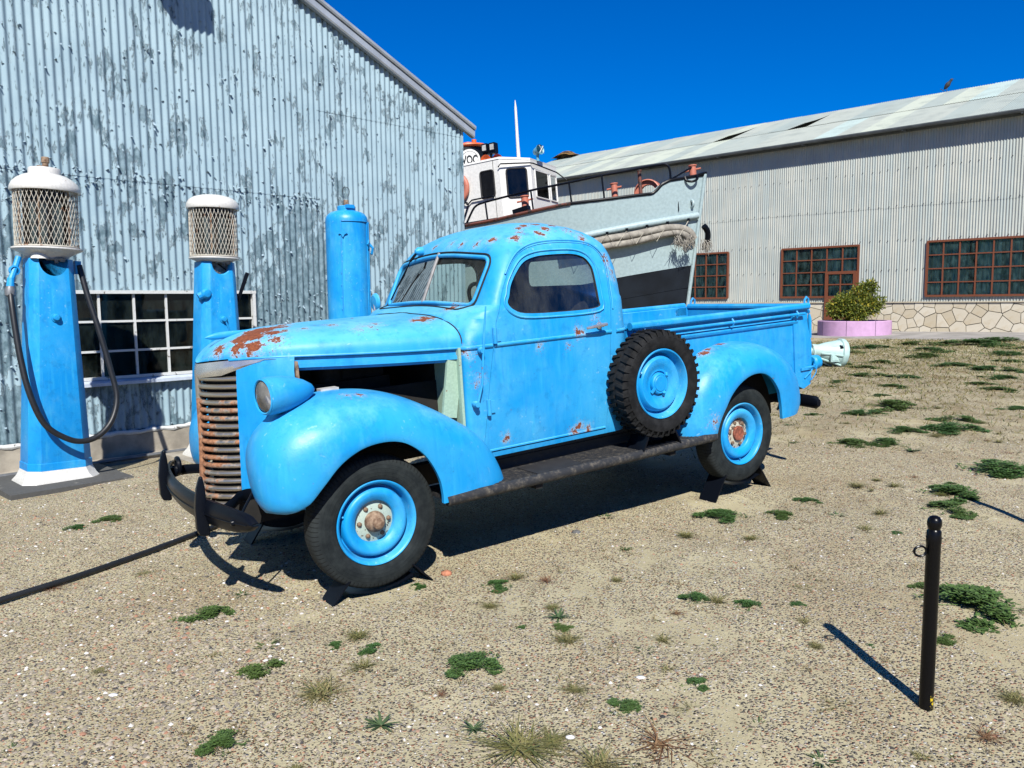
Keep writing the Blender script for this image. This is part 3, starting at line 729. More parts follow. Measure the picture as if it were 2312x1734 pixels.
M_RUSTY = m_plain('rusty_steel', (.22, .11, .06), .85, 0, .5, 30, .5, (.42, .30, .2))
M_HUBMINT = m_worn('chipped_mint_hub', (.50, .62, .54), (.14, .09, .06), .60, 30)
M_HUBWHITE = m_worn('chipped_white_hub', (.60, .58, .46), (.16, .10, .07), .52, 26)

def both(name, mb, mats, smooth=35, sym=True):
    """left part and its mirror image on the right"""
    L_ = part(name, mb, mats, truck, smooth)
    if sym:
        m2 = MB(); m2.v = [(x, -y, z) for x, y, z in mb.v]; m2.f = [q[::-1] for q in mb.f]; m2.mi = list(mb.mi)
        part(name, m2, mats, truck, smooth)
    return L_

# ---- wings (fenders): a section swept along the crown line, ending at the wheel-arch lip
def wing(crown, lip, yin, yout, n=56, k=16, expo=2.35, drop=.22, nose=0.0):
    C = resample(crown, n); Lp = resample(lip, n); Yi = np.interp(np.linspace(0, 1, n), *zip(*yin)); Yo = np.interp(np.linspace(0, 1, n), *zip(*yout))
    P = np.zeros((n, k + 4, 3))
    for i in range(n):
        c, l, a, b = C[i], Lp[i], Yi[i], Yo[i]
        P[i, 0] = (c[0] - (c[0] - l[0]) * drop, a - .01, c[1] - drop * max(.05, (c[1] - l[1])))
        wn_ = nose * max(0, 1 - (i / (n - 1)) / .42); P[i, 0, 0] -= wn_
        for j in range(k + 1):
            th = math.pi / 2 * j / k; fy = math.sin(th) ** (2 / expo); fb = 1 - math.cos(th) ** (2 / expo)
            P[i, 1 + j] = (c[0] + (l[0] - c[0]) * fb - wn_ * (1 - fy) ** 2, a + (b - a) * fy, c[1] + (l[1] - c[1]) * fb)
        cc = np.array([0.5 * (lip[0][0] + lip[-1][0]), .35]); d = (np.array(l) - cc); d /= np.linalg.norm(d)
        P[i, k + 2] = (l[0] - d[0] * .012, b - .006, l[1] - d[1] * .012); P[i, k + 3] = (l[0] - d[0] * .012, b - .03, l[1] - d[1] * .012)
    return MB().grid(P)
FC = [(.545, .505), (.590, .56), (.608, .66), (.598, .785), (.550, .885), (.455, .965), (.32, 1.02), (.2, 1.045), (.085, 1.05), (-.074, 1.034), (-.237, .988), (-.406, .902), (-.58, .786), (-.69, .69), (-.765, .58), (-.81, .48), (-.825, .415)]
FL = [(.530, .514), (.495, .511), (.448, .524), (.387, .561), (.30, .652), (.216, .735), (.096, .794), (-.031, .809), (-.143, .786), (-.239, .72), (-.301, .639), (-.345, .544), (-.361, .462), (-.363, .405)]
fw = wing(FC, FL, [(0, .50), (.15, .49), (.25, .53), (.38, .50), (.6, .55), (.8, .69), (1, .71)], [(0, .70), (.03, .775), (.07, .825), (.13, .86), (.3, .885), (.7, .885), (1, .87)], nose=.06)
both('front_wing', fw, [MP_FEN, M_UNDER])
RC = [(-2.26, .42), (-2.27, .55), (-2.32, .72), (-2.42, .865), (-2.56, .955), (-2.70, .998), (-2.85, 1.018), (-2.98, 1.016), (-3.12, .993), (-3.28, .94), (-3.43, .85), (-3.54, .73), (-3.595, .60), (-3.60, .50), (-3.56, .435)]
RL = [(-2.492, .400), (-2.523, .509), (-2.569, .60), (-2.643, .696), (-2.747, .77), (-2.866, .81), (-2.987, .805), (-3.078, .759), (-3.155, .668), (-3.201, .549), (-3.228, .43)]
rw = wing(RC, RL, [(0, .64), (1, .62)], [(0, .87), (.2, .895), (.8, .895), (1, .875)])
both('rear_wing', rw, [MP_RFEN, M_UNDER])
def line_inside(o):
    def st(o):
        m = o.modifiers.new('s', 'SOLIDIFY'); m.thickness = .010; m.offset = -1; m.material_offset = 1
    modify(o, st); finish(o.data, 35)
for o in list(truck.children):
    if o.name.split('.')[0] in ('front_wing', 'rear_wing'): line_inside(o)

# ---- bonnet
HK = [(-.625, 1.392), (-.3, 1.391), (0, 1.390), (.2, 1.384), (.34, 1.370), (.44, 1.348), (.52, 1.314), (.578, 1.272), (.608, 1.238), (.622, 1.215)]
HE = [(-.625, .695, 1.214), (-.3, .615, 1.224), (0, .535, 1.237), (.2, .466, 1.246), (.33, .405, 1.250), (.44, .33, 1.250), (.53, .24, 1.246), (.594, .14, 1.238), (.626, .06, 1.230), (.634, .0, 1.226)]
HKr, HEr = catmull(HK, 60), catmull(HE, 60)
def hood_pt(i, th, e=2.7):
    k, ed_ = HKr[i], HEr[i]; s_ = math.sin(abs(th)) ** (2 / e); c_ = math.cos(th) ** (2 / e)
    crease = .006 * math.exp(-(th / .05) ** 2) * (1 if i < 50 else 0)
    return (k[0] + (ed_[0] - k[0]) * math.sin(abs(th)), math.copysign(ed_[1] * s_, th), ed_[2] + (k[1] - ed_[2]) * c_ + crease)
P = np.array([[hood_pt(i, t) for t in np.r_[-np.linspace(math.pi / 2, .08, 26), np.linspace(-.06, .06, 5), np.linspace(.08, math.pi / 2, 26)]] for i in range(60)])
hood = part('bonnet', MB().grid(P), [MP_HOOD], truck, 50)
def solid(o, t, off=-1):
    def st(o):
        m = o.modifiers.new('s', 'SOLIDIFY'); m.thickness = t; m.offset = off
    return modify(o, st)
# roll along the lower edge of the bonnet, and the pressed side rail below it
E3 = [tuple(p) for p in HEr]
both('bonnet_edge_roll', MB().tube([(x, y + .002, z - .006) for x, y, z in E3[:40]], .007, 8), [MP])
rail = MB()
for (dz, h, dy, th) in ((-.028, .030, -.012, .012), (-.058, .022, -.004, .016), (-.080, .016, -.018, .012)):
    P = np.zeros((30, 5, 3))
    for i in range(30):
        x, y, z = HEr[int(i * 38 / 30)]
        for j, (a, b) in enumerate(((0, 0), (th, .0), (th, -h), (0, -h), (0, 0))): P[i, j] = (x, y + dy - .012 + a, z + dz + .012 + b)
    rail.grid(P)
both('bonnet_side_rail', rail, [MP])
part('bonnet_gap', MB().tube([(p[0] - .004, p[1], p[2] + .001) for p in (hood_pt(0, t) for t in np.linspace(-math.pi / 2, math.pi / 2, 50))], .0045, 6), [M_RUBBER], truck)
# chrome strip round the nose under the bonnet lip
P = np.zeros((34, 4, 3))
for q, i in enumerate(range(26, 60)):
    x, y, z = HEr[i]; nx, ny = (1, 0) if i > 56 else (.55, .75)
    w = .07 if i > 42 else .012 + .058 * max(0, (i - 29)) / 13
    w = max(.004, w if i > 29 else .004)
    P[q] = [(x + nx * .001, y + ny * .001, z - .008), (x + nx * .010, y + ny * .010, z - .012 - w * .3), (x + nx * .016, y + ny * .016, z - .012 - w * .75), (x + nx * .008, y + ny * .008, z - .014 - w)]
mb = MB().grid(P); mb.mirror_y(); part('nose_trim', mb, [M_CHROME], truck, 40)
# bonnet ornament
part('bonnet_ornament', MB().lathe([(.0005, .60), (.012, .575), (.020, .53), (.018, .47), (.012, .40), (.006, .30), (.0005, .22)], 12, 'x', (0, 0, 0)).xf(Matrix.Translation((-.02, 0, 1.385)) @ Matrix.Rotation(R_(4), 4, 'Y') @ Matrix.Scale(.7, 4, (0, 1, 0)) @ Matrix.Translation((0, 0, .01))), [MP], truck)

# ---- grille: curved bars on a prow plan
GP = catmull([(.497, .268), (.555, .20), (.60, .125), (.625, .06), (.633, 0), (.625, -.06), (.60, -.125), (.555, -.20), (.497, -.268)], 27)
gframe = MB()
for s_ in (1, -1): gframe.tube([(.492, s_ * .268, 1.19), (.497, s_ * .262, .9), (.515, s_ * .238, .6), (.53, s_ * .215, .44)], .011, 8)
gframe.tube([(.53, .215, .44), (.60, .11, .435), (.635, 0, .433), (.60, -.11, .435), (.53, -.215, .44)], .012, 8)
grille = part('grille', gframe, [M_GRILLE], truck)
part('centre_strip', MB().tube([(.634, 0, 1.185), (.642, 0, 1.0), (.652, 0, .8), (.668, 0, .6), (.680, 0, .44)], .014, 8, flat=1.2), [M_GRILLE], grille)
for i in range(17):
    z = 1.140 - i * .0430; k = (1.140 - z) / .70; sx = 1 - .20 * k; dx = .010 * k
    mb = MB(); P = np.zeros((27, 7, 3))
    for j, (x, y) in enumerate(GP):
        nx = .4 + .6 * (1 - abs(y) / .27)
        for q, (a, b) in enumerate(((-.026, .0125), (-.004, .0125), (.005, .0075), (.008, -.001), (.005, -.009), (-.005, -.0125), (-.026, -.0075))):
            P[j, q] = (x + dx + a * nx + .03 * k * (1 - (y / .27) ** 2), y * sx + a * (y / .27) * .8, z + b)
    mb.grid(P); part('grille_bar', mb, [M_GRILLE], grille, 60)
for y in (-.16, -.08, 0, .08, .16):
    part('grille_upright', MB().tube([(.555 - abs(y) * .4, y, 1.15), (.57 - abs(y) * .4, y * .85, .46)], .006, 6), [M_GRILLE], grille)
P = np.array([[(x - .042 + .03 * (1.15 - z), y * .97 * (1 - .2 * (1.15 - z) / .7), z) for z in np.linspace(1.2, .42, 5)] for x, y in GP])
part('grille_dark_sheet', MB().grid(P), [M_UNDER], truck, 60)  # added dark sheet: hides the lit inner panels, stands in for shade
part('radiator_core', MB().box((.42, 0, .82), (.05, .44, .74)), [M_UNDER], truck)
# catwalk panels between grille and wings
P = np.zeros((10, 12, 3)); CP = catmull([(.494, .272), (.43, .345), (.35, .405), (.25, .462)], 10)
for i, (x, y) in enumerate(CP):
    zt = np.interp(x, [.25, .43, .5], [1.243, 1.235, 1.19])
    for j in range(12):
        z = zt + (.42 - zt) * j / 11; k = (1.2 - z) / .75
        P[i, j] = (x + .03 * k * (x - .25) / .25 + .012 * math.sin(max(0, min(1, (1.24 - z) / .08)) * math.pi / 2), y - .045 * max(0, k) * (x - .25) / .25 + .010 * math.sin(max(0, min(1, (1.24 - z) / .06)) * math.pi / 2), z)
both('radiator_side_panel', MB().grid(P), [MP])
both('rusty_flange', MB().box((.247, .465, 1.08), (.016, .024, .27)), [M_RUSTY])
# headlamps
HLC = (.0, .615, 1.076)
hl = MB().lathe([(.088, .492), (.100, .486), (.105, .466), (.103, .455), (.104, .45), (.103, .42), (.098, .37), (.085, .31), (.062, .25), (.035, .205), (.012, .185), (.0005, .182)], 36, 'x', HLC)
lens = MB().lathe([(.0005, .512), (.03, .510), (.06, .503), (.082, .492), (.088, .487)], 36, 'x', HLC)
refl = MB().lathe([(.086, .484), (.07, .455), (.045, .43), (.0005, .42)], 32, 'x', HLC)
brk = MB().tube([(.36, .60, .99), (.34, .55, .93)], .03, 10).tube([(.38, .53, 1.06), (.36, .42, 1.06)], .02, 8)
for s_ in (1, -1):
    def fl(mb):
        if s_ == 1: return mb
        m2 = MB(); m2.v = [(x, -y, z) for x, y, z in mb.v]; m2.f = [q[::-1] for q in mb.f]; m2.mi = list(mb.mi); return m2
    hr = Matrix.Translation((.4, .615, 1.076)) @ Matrix.Rotation(R_(11), 4, 'Z') @ Matrix.Scale(.92, 4) @ Matrix.Translation((-.4, -.615, -1.076))
    if s_ == 1: ring_ = MB().lathe([(.086, .494), (.092, .499), (.098, .494), (.098, .486)], 36, 'x', HLC).xf(hr); hl.xf(hr); lens.xf(hr); refl.xf(hr)
    h = part('headlight', fl(hl), [MP], truck, 40)
    part('lens', fl(lens), [M_LENS], h, 60); part('reflector', fl(refl), [m_plain('silvered_reflector', (.80, .80, .78), .35, .6, .1, 30, .2) if s_ == 1 else bpy.data.materials['silvered_reflector']], h, 60)
    part('rim_ring', fl(ring_), [MP], h); part('bracket', fl(brk), [MP], h)

# ---- cab shell
CAB = [(.555, .700, -.622, 0, .03, 1, -1.855, .10), (.62, .712, -.62, 0, .03, 1, -1.87, .10), (.85, .728, -.62, 0, .04, 1, -1.89, .13), (1.212, .735, -.62, 0, .05, 1, -1.90, .16), (1.30, .733, -.62, 0, .10, 2.0, -1.90, .17),
       (1.36, .729, -.622, .0, .25, .85, -1.90, .17), (1.392, .726, -.63, .01, .42, .50, -1.90, .17), (1.412, .722, -.69, .04, .36, .42, -1.90, .17), (1.432, .716, -.772, .055, .14, .55, -1.90, .18),
       (1.50, .703, -.803, .055, .12, .6, -1.90, .18), (1.60, .685, -.850, .055, .12, .7, -1.897, .19), (1.70, .657, -.898, .06, .14, .8, -1.885, .21), (1.755, .635, -.926, .065, .17, .8, -1.87, .23),
       (1.80, .600, -.962, .07, .20, .9, -1.84, .25), (1.84, .548, -1.015, .08, .22, 1, -1.795, .26), (1.875, .475, -1.085, .09, .22, 1, -1.73, .25), (1.90, .39, -1.165, .09, .20, 1, -1.655, .22), (1.918, .285, -1.255, .07, .13, 1, -1.59, .13), (1.928, .16, -1.34, .04, .06, 1, -1.52, .06)]
def cab_level(z):
    T = np.array(CAB); return [np.interp(z, T[:, 0], T[:, i]) for i in range(1, 8)]
def cab_w(z): return float(cab_level(z)[0])
def cab_outline(w, xf, b, rf, kx, xr, rr):
    H_ = []
    for y in np.linspace(0, w - rf, 9): H_.append((xf - b * (y / w) ** 2, y))
    xc = H_[-1][0]
    for t in np.linspace(0, math.pi / 2, 8)[1:]: H_.append((xc - rf * kx * (1 - math.cos(t)), w - rf + rf * math.sin(t)))
    xa = H_[-1][0]
    for x in np.linspace(xa, xr + rr, 17)[1:]: H_.append((x, w))
    for t in np.linspace(0, math.pi / 2, 9)[1:]: H_.append((xr + rr - rr * math.sin(t), w - rr + rr * math.cos(t)))
    for y in np.linspace(w - rr, 0, 6)[1:]: H_.append((xr, y))
    return H_ + [(x, -y) for x, y in H_[-2:0:-1]]
zs = np.r_[.555, .62, .75, .85, 1.0, 1.12, 1.212, 1.26, 1.30, 1.33, 1.36, 1.378, 1.392, 1.402, 1.412, 1.422, 1.432, np.linspace(1.46, 1.755, 9), np.linspace(1.778, 1.875, 6), 1.89, 1.90, 1.91, 1.918, 1.924, 1.928]
P = np.array([[(x, y, z) for x, y in cab_outline(*cab_level(z))] for z in zs])
cmb = MB(); cmb.grid(np.swapaxes(P, 0, 1), closed_u=True); nO = P.shape[1]; nz_ = len(zs)
cmb.add([(-1.425, 0, 1.930)], []); last = len(cmb.v) - 1
for i in range(nO): cmb.f.append((i * nz_ + nz_ - 1, ((i + 1) % nO) * nz_ + nz_ - 1, last)); cmb.mi.append(0)
shell_me = cmb.mesh('cab', 0, True); shell_me.materials.append(MP_CAB); shell_me.materials.append(M_INT)
cab = link('cab', shell_me, None, truck)
def st(o):
    m = o.modifiers.new('s', 'SOLIDIFY'); m.thickness = .022; m.offset = -1; m.material_offset = 1; m.use_rim = True
modify(cab, st)
DOOR = [(-.715, .585), (-.765, .95), (-.832, 1.295), (-.872, 1.40), (-.922, 1.52), (-.995, 1.635), (-1.07, 1.708), (-1.17, 1.752), (-1.31, 1.772), (-1.47, 1.772), (-1.60, 1.757), (-1.67, 1.722), (-1.71, 1.665), (-1.72, 1.59), (-1.712, 1.37), (-1.70, 1.19), (-1.68, .92), (-1.648, .585)]
DOORW = [(-.959, 1.475), (-.984, 1.54), (-1.04, 1.612), (-1.106, 1.667), (-1.192, 1.693), (-1.3, 1.702), (-1.466, 1.701), (-1.556, 1.68), (-1.6, 1.638), (-1.62, 1.575), (-1.626, 1.41), (-1.601, 1.362), (-1.332, 1.357), (-1.064, 1.367), (-.974, 1.395), (-.941, 1.435)]
dw = [tuple(p) for p in catmull(DOORW, 60, True)]
dc = [tuple(p) for p in np.vstack([catmull(DOOR, 60), [[-1.2, .585]]])]
def offset_poly(P, d):
    P = np.array(P); c = P.mean(0); n = len(P); out = []
    area = .5 * sum(P[i - 1][0] * P[i][1] - P[i][0] * P[i - 1][1] for i in range(n)); sg = 1 if area > 0 else -1
    for i in range(n):
        t = P[(i + 1) % n] - P[i - 1]; t = t / (np.linalg.norm(t) + 1e-9); out.append(tuple(P[i] + d * sg * np.array([t[1], -t[0]])))
    return out
WSC = round_poly([(-.555, 1.432), (0, 1.458), (.555, 1.432), (.572, 1.70), (.0, 1.752), (-.572, 1.70)], [.05, .3, .05, .07, .4, .07], 6)
RWN = round_poly([(-.40, 1.485), (.40, 1.485), (.39, 1.69), (-.39, 1.69)], .07, 6)
doors = []
for s_ in (1, -1):
    d = link('door', cab.data.copy(), None, truck)
    a, b = sorted((s_ * .42, s_ * 1.0)); cut(d, MB().prism(offset_poly(dc, -.0035), 'y', a, b), 'INTERSECT'); cut(d, MB().prism(dw, 'y', a, b))
    d.data.materials[0] = MP_DOOR; doors.append(d)
for s_ in (1, -1):
    a, b = sorted((s_ * .42, s_ * 1.0)); cut(cab, MB().prism(dc, 'y', a, b))
cut(cab, MB().prism(WSC, 'x', -1.12, -.45)); cut(cab, MB().prism(RWN, 'x', -2.1, -1.75))
for o in [cab] + doors: finish(o.data, 38)
def front_x(y, z):
    w, xf, b = cab_level(z)[:3]; return xf - b * (y / w) ** 2
# windscreen: two flat-ish panes, centre bar, rubber and painted frame
ws = part('windscreen', MB().tube([(front_x(y, z) + .004, y, z) for y, z in WSC], .013, 8, closed=True), [MP_CAB], truck, 60)
part('rubber_seal', MB().tube([(front_x(y, z) + .006, y, z) for y, z in offset_poly(WSC, .020)], .006, 6, closed=True), [M_RUBBER], ws)
for s_ in (1, -1):
    G = []
    for u in np.linspace(0, 1, 9):
        y = s_ * (.008 + .562 * u); zb = np.interp(abs(y), [0, .555], [1.452, 1.428]); zt = np.interp(abs(y), [0, .572], [1.756, 1.70])
        G.append([(front_x(y, z) - .006, y * (1 if z > 1.45 else 1), z) for z in np.linspace(zb, zt, 7)])
    part('pane', MB().grid(G), [M_GLASS], ws, 60, False)
part('centre_bar', MB().tube([(front_x(0, z) + .008, 0, z) for z in np.linspace(1.452, 1.758, 8)], .011, 8), [m_plain('grey_metal_bar', (.34, .33, .32), .5, .3)], ws)
wip = MB().tube([(-.905, -.28, 1.775), (-.86, -.30, 1.72)], .009, 6).tube([(-.86, -.30, 1.72), (-.835, -.36, 1.62), (-.81, -.42, 1.55)], .004, 5).tube([(-.855, -.34, 1.68), (-.78, -.47, 1.47)], .005, 5)
part('wiper', wip, [M_BLACK], ws); part('wiper_motor_cover', MB().lathe([(.03, 0), (.028, .03), (.012, .05), (.0005, .052)], 12, 'x', (-.94, -.27, 1.785)), [MP_CAB], ws)
# door glass and trims
for s_, d in zip((1, -1), doors):
    c0 = np.mean(dw, 0); n = len(dw); V = [(c0[0], s_ * (cab_w(c0[1]) - .013), c0[1])] + [(x, s_ * (cab_w(z) - .013), z) for x, z in offset_poly(dw, .006)]
    part('window_glass', MB().add(V, [(0, 1 + i, 1 + (i + 1) % n) for i in range(n)]), [M_GLASS], d, 60, False)
    part('window_bead', MB().tube([(x, s_ * (cab_w(z) + .000), z) for x, z in offset_poly(dw, .026)], .008, 6, closed=True), [MP_DOOR], d, 60)
    part('window_rubber', MB().tube([(x, s_ * (cab_w(z) - .008), z) for x, z in dw], .005, 6, closed=True), [M_RUBBER], d, 60)
    y = s_ * (cab_w(1.25) + .004)
    hd = MB().tube([(-1.60, y, 1.252), (-1.60, y + s_ * .045, 1.254)], .012, 8).tube([(-1.625, y + s_ * .045, 1.257), (-1.58, y + s_ * .048, 1.256), (-1.47, y + s_ * .040, 1.245)], [.011, .012, .008], 8).lathe([(.022, 0), (.022, .006), (.0005, .010)], 14, 'y', (-1.60, y, 1.252))
    part('handle', hd, [M_CHROME], d)
    for (hx, hz) in ((-.818, 1.26), (-.752, .855)):
        part('hinge', MB().tube([(hx, s_ * (cab_w(hz) + .014), hz - .045), (hx, s_ * (cab_w(hz) + .014), hz + .045)], .013, 8).box((hx - .02, s_ * (cab_w(hz) + .002), hz), (.05, .012, .07)), [MP_DOOR], d)
    part('lower_fold', MB().tube([(x, s_ * (cab_w(.60) - .001), .597) for x in np.linspace(-.74, -1.64, 8)], .008, 6), [MP_DOOR], d)
    part('belt_line', MB().tube([(x, s_ * (cab_w(1.205) + .001), 1.205) for x in np.linspace(-.815, -1.700, 14)], .011, 8), [MP_DOOR], d)
# belt line on the cab itself and the drip rail over the doors
ol = [p for p in cab_outline(*cab_level(1.205)) if p[1] > -.01]
for seg in ([p for p in ol if p[0] > -.812 and p[1] > .66], [p for p in ol if p[0] < -1.705]):
    if len(seg) > 1:
        for s_ in (1, -1): part('belt_line', MB().tube([(x + (.002 if x < -1.89 else 0), s_ * (y + .001), 1.205) for x, y in seg], .011, 8), [MP_CAB], truck)
for s_ in (1, -1):
    Q = [(x, s_ * (cab_w(z) + .003), z) for x, z in offset_poly(dc, .014)[16:50]]
    part('drip_rail', MB().tube(Q, .006, 6), [MP_CAB], truck)
part('rear_window', MB().tube([(-1.888 + .0 * y, y, z) for y, z in RWN], .012, 8, closed=True), [M_RUBBER], truck)
part('rear_glass', MB().add([(-1.884, y, z) for y, z in offset_poly(RWN, .004)], [tuple(range(len(RWN)))]), [M_GLASS], truck, 0, False)
# inside of the cab
part('seat', MB().box((-1.50, 0, .92), (.46, 1.18, .18)).box((-1.74, 0, 1.20), (.14, 1.18, .50), Matrix.Rotation(R_(-10), 3, 'Y')), [m_plain('dark_seat_cloth', (.045, .036, .028), .9, 0, .3, 12, .3)], truck)
part('dashboard', MB().box((-.86, 0, 1.33), (.16, 1.30, .16)).box((-.70, 0, .92), (.02, 1.30, .5)), [M_INT], truck)
part('cab_floor', MB().box((-1.25, 0, .60), (1.2, 1.36, .03)), [M_UNDER], truck)
swm = Matrix.Translation((-1.08, .34, 1.38)) @ Matrix.Rotation(R_(-58), 4, 'Y')
part('steering_wheel', MB().lathe([(.205 + .013 * math.cos(a), .013 * math.sin(a)) for a in np.linspace(0, 2 * math.pi, 9)], 40).tube([(-.2, 0, 0), (0, 0, -.03), (.2, 0, 0)], .01, 6).tube([(0, -.2, 0), (0, 0, -.03), (0, .2, 0)], .01, 6).tube([(0, 0, -.02), (0, 0, -.45)], .02, 8).xf(swm), [m_plain('grey_bakelite', (.06, .07, .07), .4)], truck)
# firewall with bonnet shade painted on its dark middle, mint sides, engine, chassis
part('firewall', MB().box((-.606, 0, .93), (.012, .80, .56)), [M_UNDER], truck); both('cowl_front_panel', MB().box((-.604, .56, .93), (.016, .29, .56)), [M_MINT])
both('cowl_brace', MB().box((-.56, .665, .99), (.09, .02, .34), Matrix.Rotation(R_(-10), 3, 'Y')), [M_MINT])
eng = MB().box((-.12, 0, .82), (.62, .30, .44)).box((-.12, 0, 1.07), (.60, .18, .10)).tube([(-.05, .12, 1.05), (-.05, .12, 1.22)], .09, 14).tube([(.20, .1, .98), (.30, .24, 1.02)], .035, 10).tube([(.2, .24, .95), (.2, .24, .75)], .05, 10)
part('engine', eng, [m_plain('oily_engine', (.025, .024, .022), .7, .2, .5, 14, .4)], truck)
part('oil_cap', MB().tube([(.16, .34, 1.06), (.20, .37, 1.06)], .022, 10), [m_plain('brass_fitting', (.45, .36, .18), .6)], truck)
both('inner_apron', MB().box((-.18, .42, .84), (.86, .012, .34)), [M_UNDER])
both('chassis_rail', MB().box((-1.5, .36, .45), (4.2, .07, .13)), [M_UNDER])
part('bonnet_side_far', MB().box((-.2, -.56, 1.1), (.86, .012, .26), Matrix.Rotation(R_(14), 3, 'Z')), [MP], truck)
part('glint_box', MB().box((.10, .50, 1.035), (.10, .06, .05)), [m_plain('white_glint_paint', (.6, .6, .58), .5)], truck)  # small white box painted in for a glint of light on the wing edge
part('axle', MB().tube([(0, -.64, .355), (0, .64, .355)], .04, 10).tube([(-2.883, -.64, .355), (-2.883, .64, .355)], .05, 10).lathe([(.001, -.14), (.09, -.11), (.14, 0), (.09, .11), (.001, .14)], 16, 'y', (-2.883, 0, .355)), [M_UNDER], truck)
part('underbody', MB().box((-1.25, 0, .53), (1.3, 1.30, .03)).box((-2.9, 0, .56), (1.9, 1.22, .02)), [M_UNDER], truck)
for s_ in (1, -1): part('leaf_spring', MB().tube(catmull([(-2.35, s_ * .48, .47), (-2.6, s_ * .48, .36), (-2.883, s_ * .48, .30), (-3.2, s_ * .48, .36), (-3.45, s_ * .48, .48)], 20), .028, 6), [M_UNDER], truck)

# ---- running boards and aprons
bd = MB().box((-1.44, .725, .418), (2.12, .29, .024))
P = np.zeros((2, 8, 3))
for i, x in enumerate((-.37, -2.50)):
    for j in range(8):
        a = -math.pi / 2 + math.pi * 1.0 * j / 7; P[i, j] = (x, .858 + .026 * math.cos(a), .412 + .030 * math.sin(a))
bd.grid(P)
bd.box((-1.44, .845, .386), (2.12, .03, .012))
for y in np.linspace(.60, .845, 15): bd.box((-1.44, y, .4325), (2.06, .007, .008))
both('running_board', bd, [M_BOARD])
part('tread_plate', MB().box((-1.16, .745, .438), (.34, .21, .008)), [m_plain('black_rubber_mat', (.02, .021, .024), .8)], truck)
P = np.zeros((2, 7, 3))
for i, x in enumerate((-.70, -2.40)):
    for j, (y, z) in enumerate(((.685, .585), (.690, .565), (.668, .540), (.640, .515), (.612, .490), (.590, .462), (.575, .430))): P[i, j] = (x, y, z)
both('side_apron', MB().grid(P), [m_worn('dusty_grey_apron', (.065, .075, .085), (.17, .15, .12), .52, 16, .6, soft=.3, spec=.25)])
for bx0_ in (-1.0, -2.1): both('board_bracket', MB().box((bx0_, .62, .37), (.05, .45, .04)), [M_UNDER])

# ---- load bed
both('wheel_housing', MB().prism([(-2.883 + .50 * math.cos(a), .42 + .50 * math.sin(a)) for a in np.linspace(0, math.pi, 25)], 'y', .600, .641), [M_UNDER])
def bedprof(x): return [(x, .585, .555), (x, .622, .565), (x, .628, .60), (x, .628, 1.075), (x, .642, 1.085), (x, .648, 1.10), (x, .646, 1.108), (x, .612, 1.120), (x, .608, 1.14), (x, .608, 1.185), (x, .62, 1.20), (x, .655, 1.214)]
bs = MB().grid([bedprof(-1.945), bedprof(-3.72)])
bs.tube([(-1.935, .655, 1.212), (-3.83, .655, 1.212)], .026, 12)
bl = both('bed_side', bs, [MP], 30)
both('rope_rail', MB().tube([(-1.95, .672, 1.158), (-3.77, .672, 1.158)], .0105, 8).tube([(-2.06, .662, 1.185), (-2.06, .676, 1.16), (-2.06, .664, 1.14)], .007, 6).tube([(-2.93, .655, 1.19), (-2.93, .68, 1.158), (-2.93, .664, 1.13)], .008, 6).tube([(-3.68, .655, 1.19), (-3.68, .68, 1.158), (-3.68, .664, 1.13)], .008, 6), [MP])
inn = MB().grid([[(x, .600, .60), (x, .600, 1.06), (x, .606, 1.075), (x, .596, 1.10), (x, .60, 1.13), (x, .60, 1.20)] for x in (-1.96, -3.80)])
both('bed_inner_side', inn, [MP])
part('bed_floor', MB().box((-2.88, 0, .60), (1.86, 1.22, .02)), [m_plain('bare_bed_planks', (.10, .08, .06), .9, 0, .4, 5, .3)], truck)
part('bed_headboard', MB().box((-1.955, 0, .88), (.016, 1.22, .62)).tube([(-1.955, -.61, 1.20), (-1.955, .61, 1.20)], .016, 8), [MP], truck)
tg = MB().box((-3.835, 0, .88), (.03, 1.20, .60)).tube([(-3.835, -.60, 1.205), (-3.835, .60, 1.205)], .026, 10)
for z in (.72, .95): tg.box((-3.852, 0, z), (.02, 1.0, .10))
part('tailgate', tg, [MP], truck)
pp = [(-3.665, 1.185), (-3.72, 1.20), (-3.86, 1.205), (-3.845, 1.12), (-3.86, 1.02), (-3.895, .92), (-3.895, .80), (-3.89, .66), (-3.88, .585), (-3.79, .556), (-3.69, .60)]
pq = [tuple(p) for p in np.vstack([catmull(pp[2:9], 24), pp[9:], pp[:2]])]
both('corner_post', MB().prism(pq, 'y', .600, .640), [MP], 30)
both('tailgate_hook', MB().tube([(-3.86, .60, 1.20), (-3.868, .60, 1.255), (-3.89, .60, 1.278), (-3.915, .60, 1.262), (-3.915, .60, 1.225)], .009, 6), [MP])
ch = part('tailgate_chain', MB().tube([(-3.915, .60, 1.235), (-3.92, .60, 1.15)], .007, 6).tube([(-3.925, .60, 1.14), (-3.93, .60, 1.10), (-3.935, .60, .95)], [.009, .016, .012], 8), [MP], truck)
for k in range(3): part('chain_link', MB().tube([(-3.918 + .009 * math.cos(a) * (k % 2), .60 + .011 * math.cos(a) * (1 - k % 2), 1.215 - k * .026 + .018 * math.sin(a)) for a in np.linspace(0, 2 * math.pi, 11)[:-1]], .004, 5, closed=True), [MP], ch)
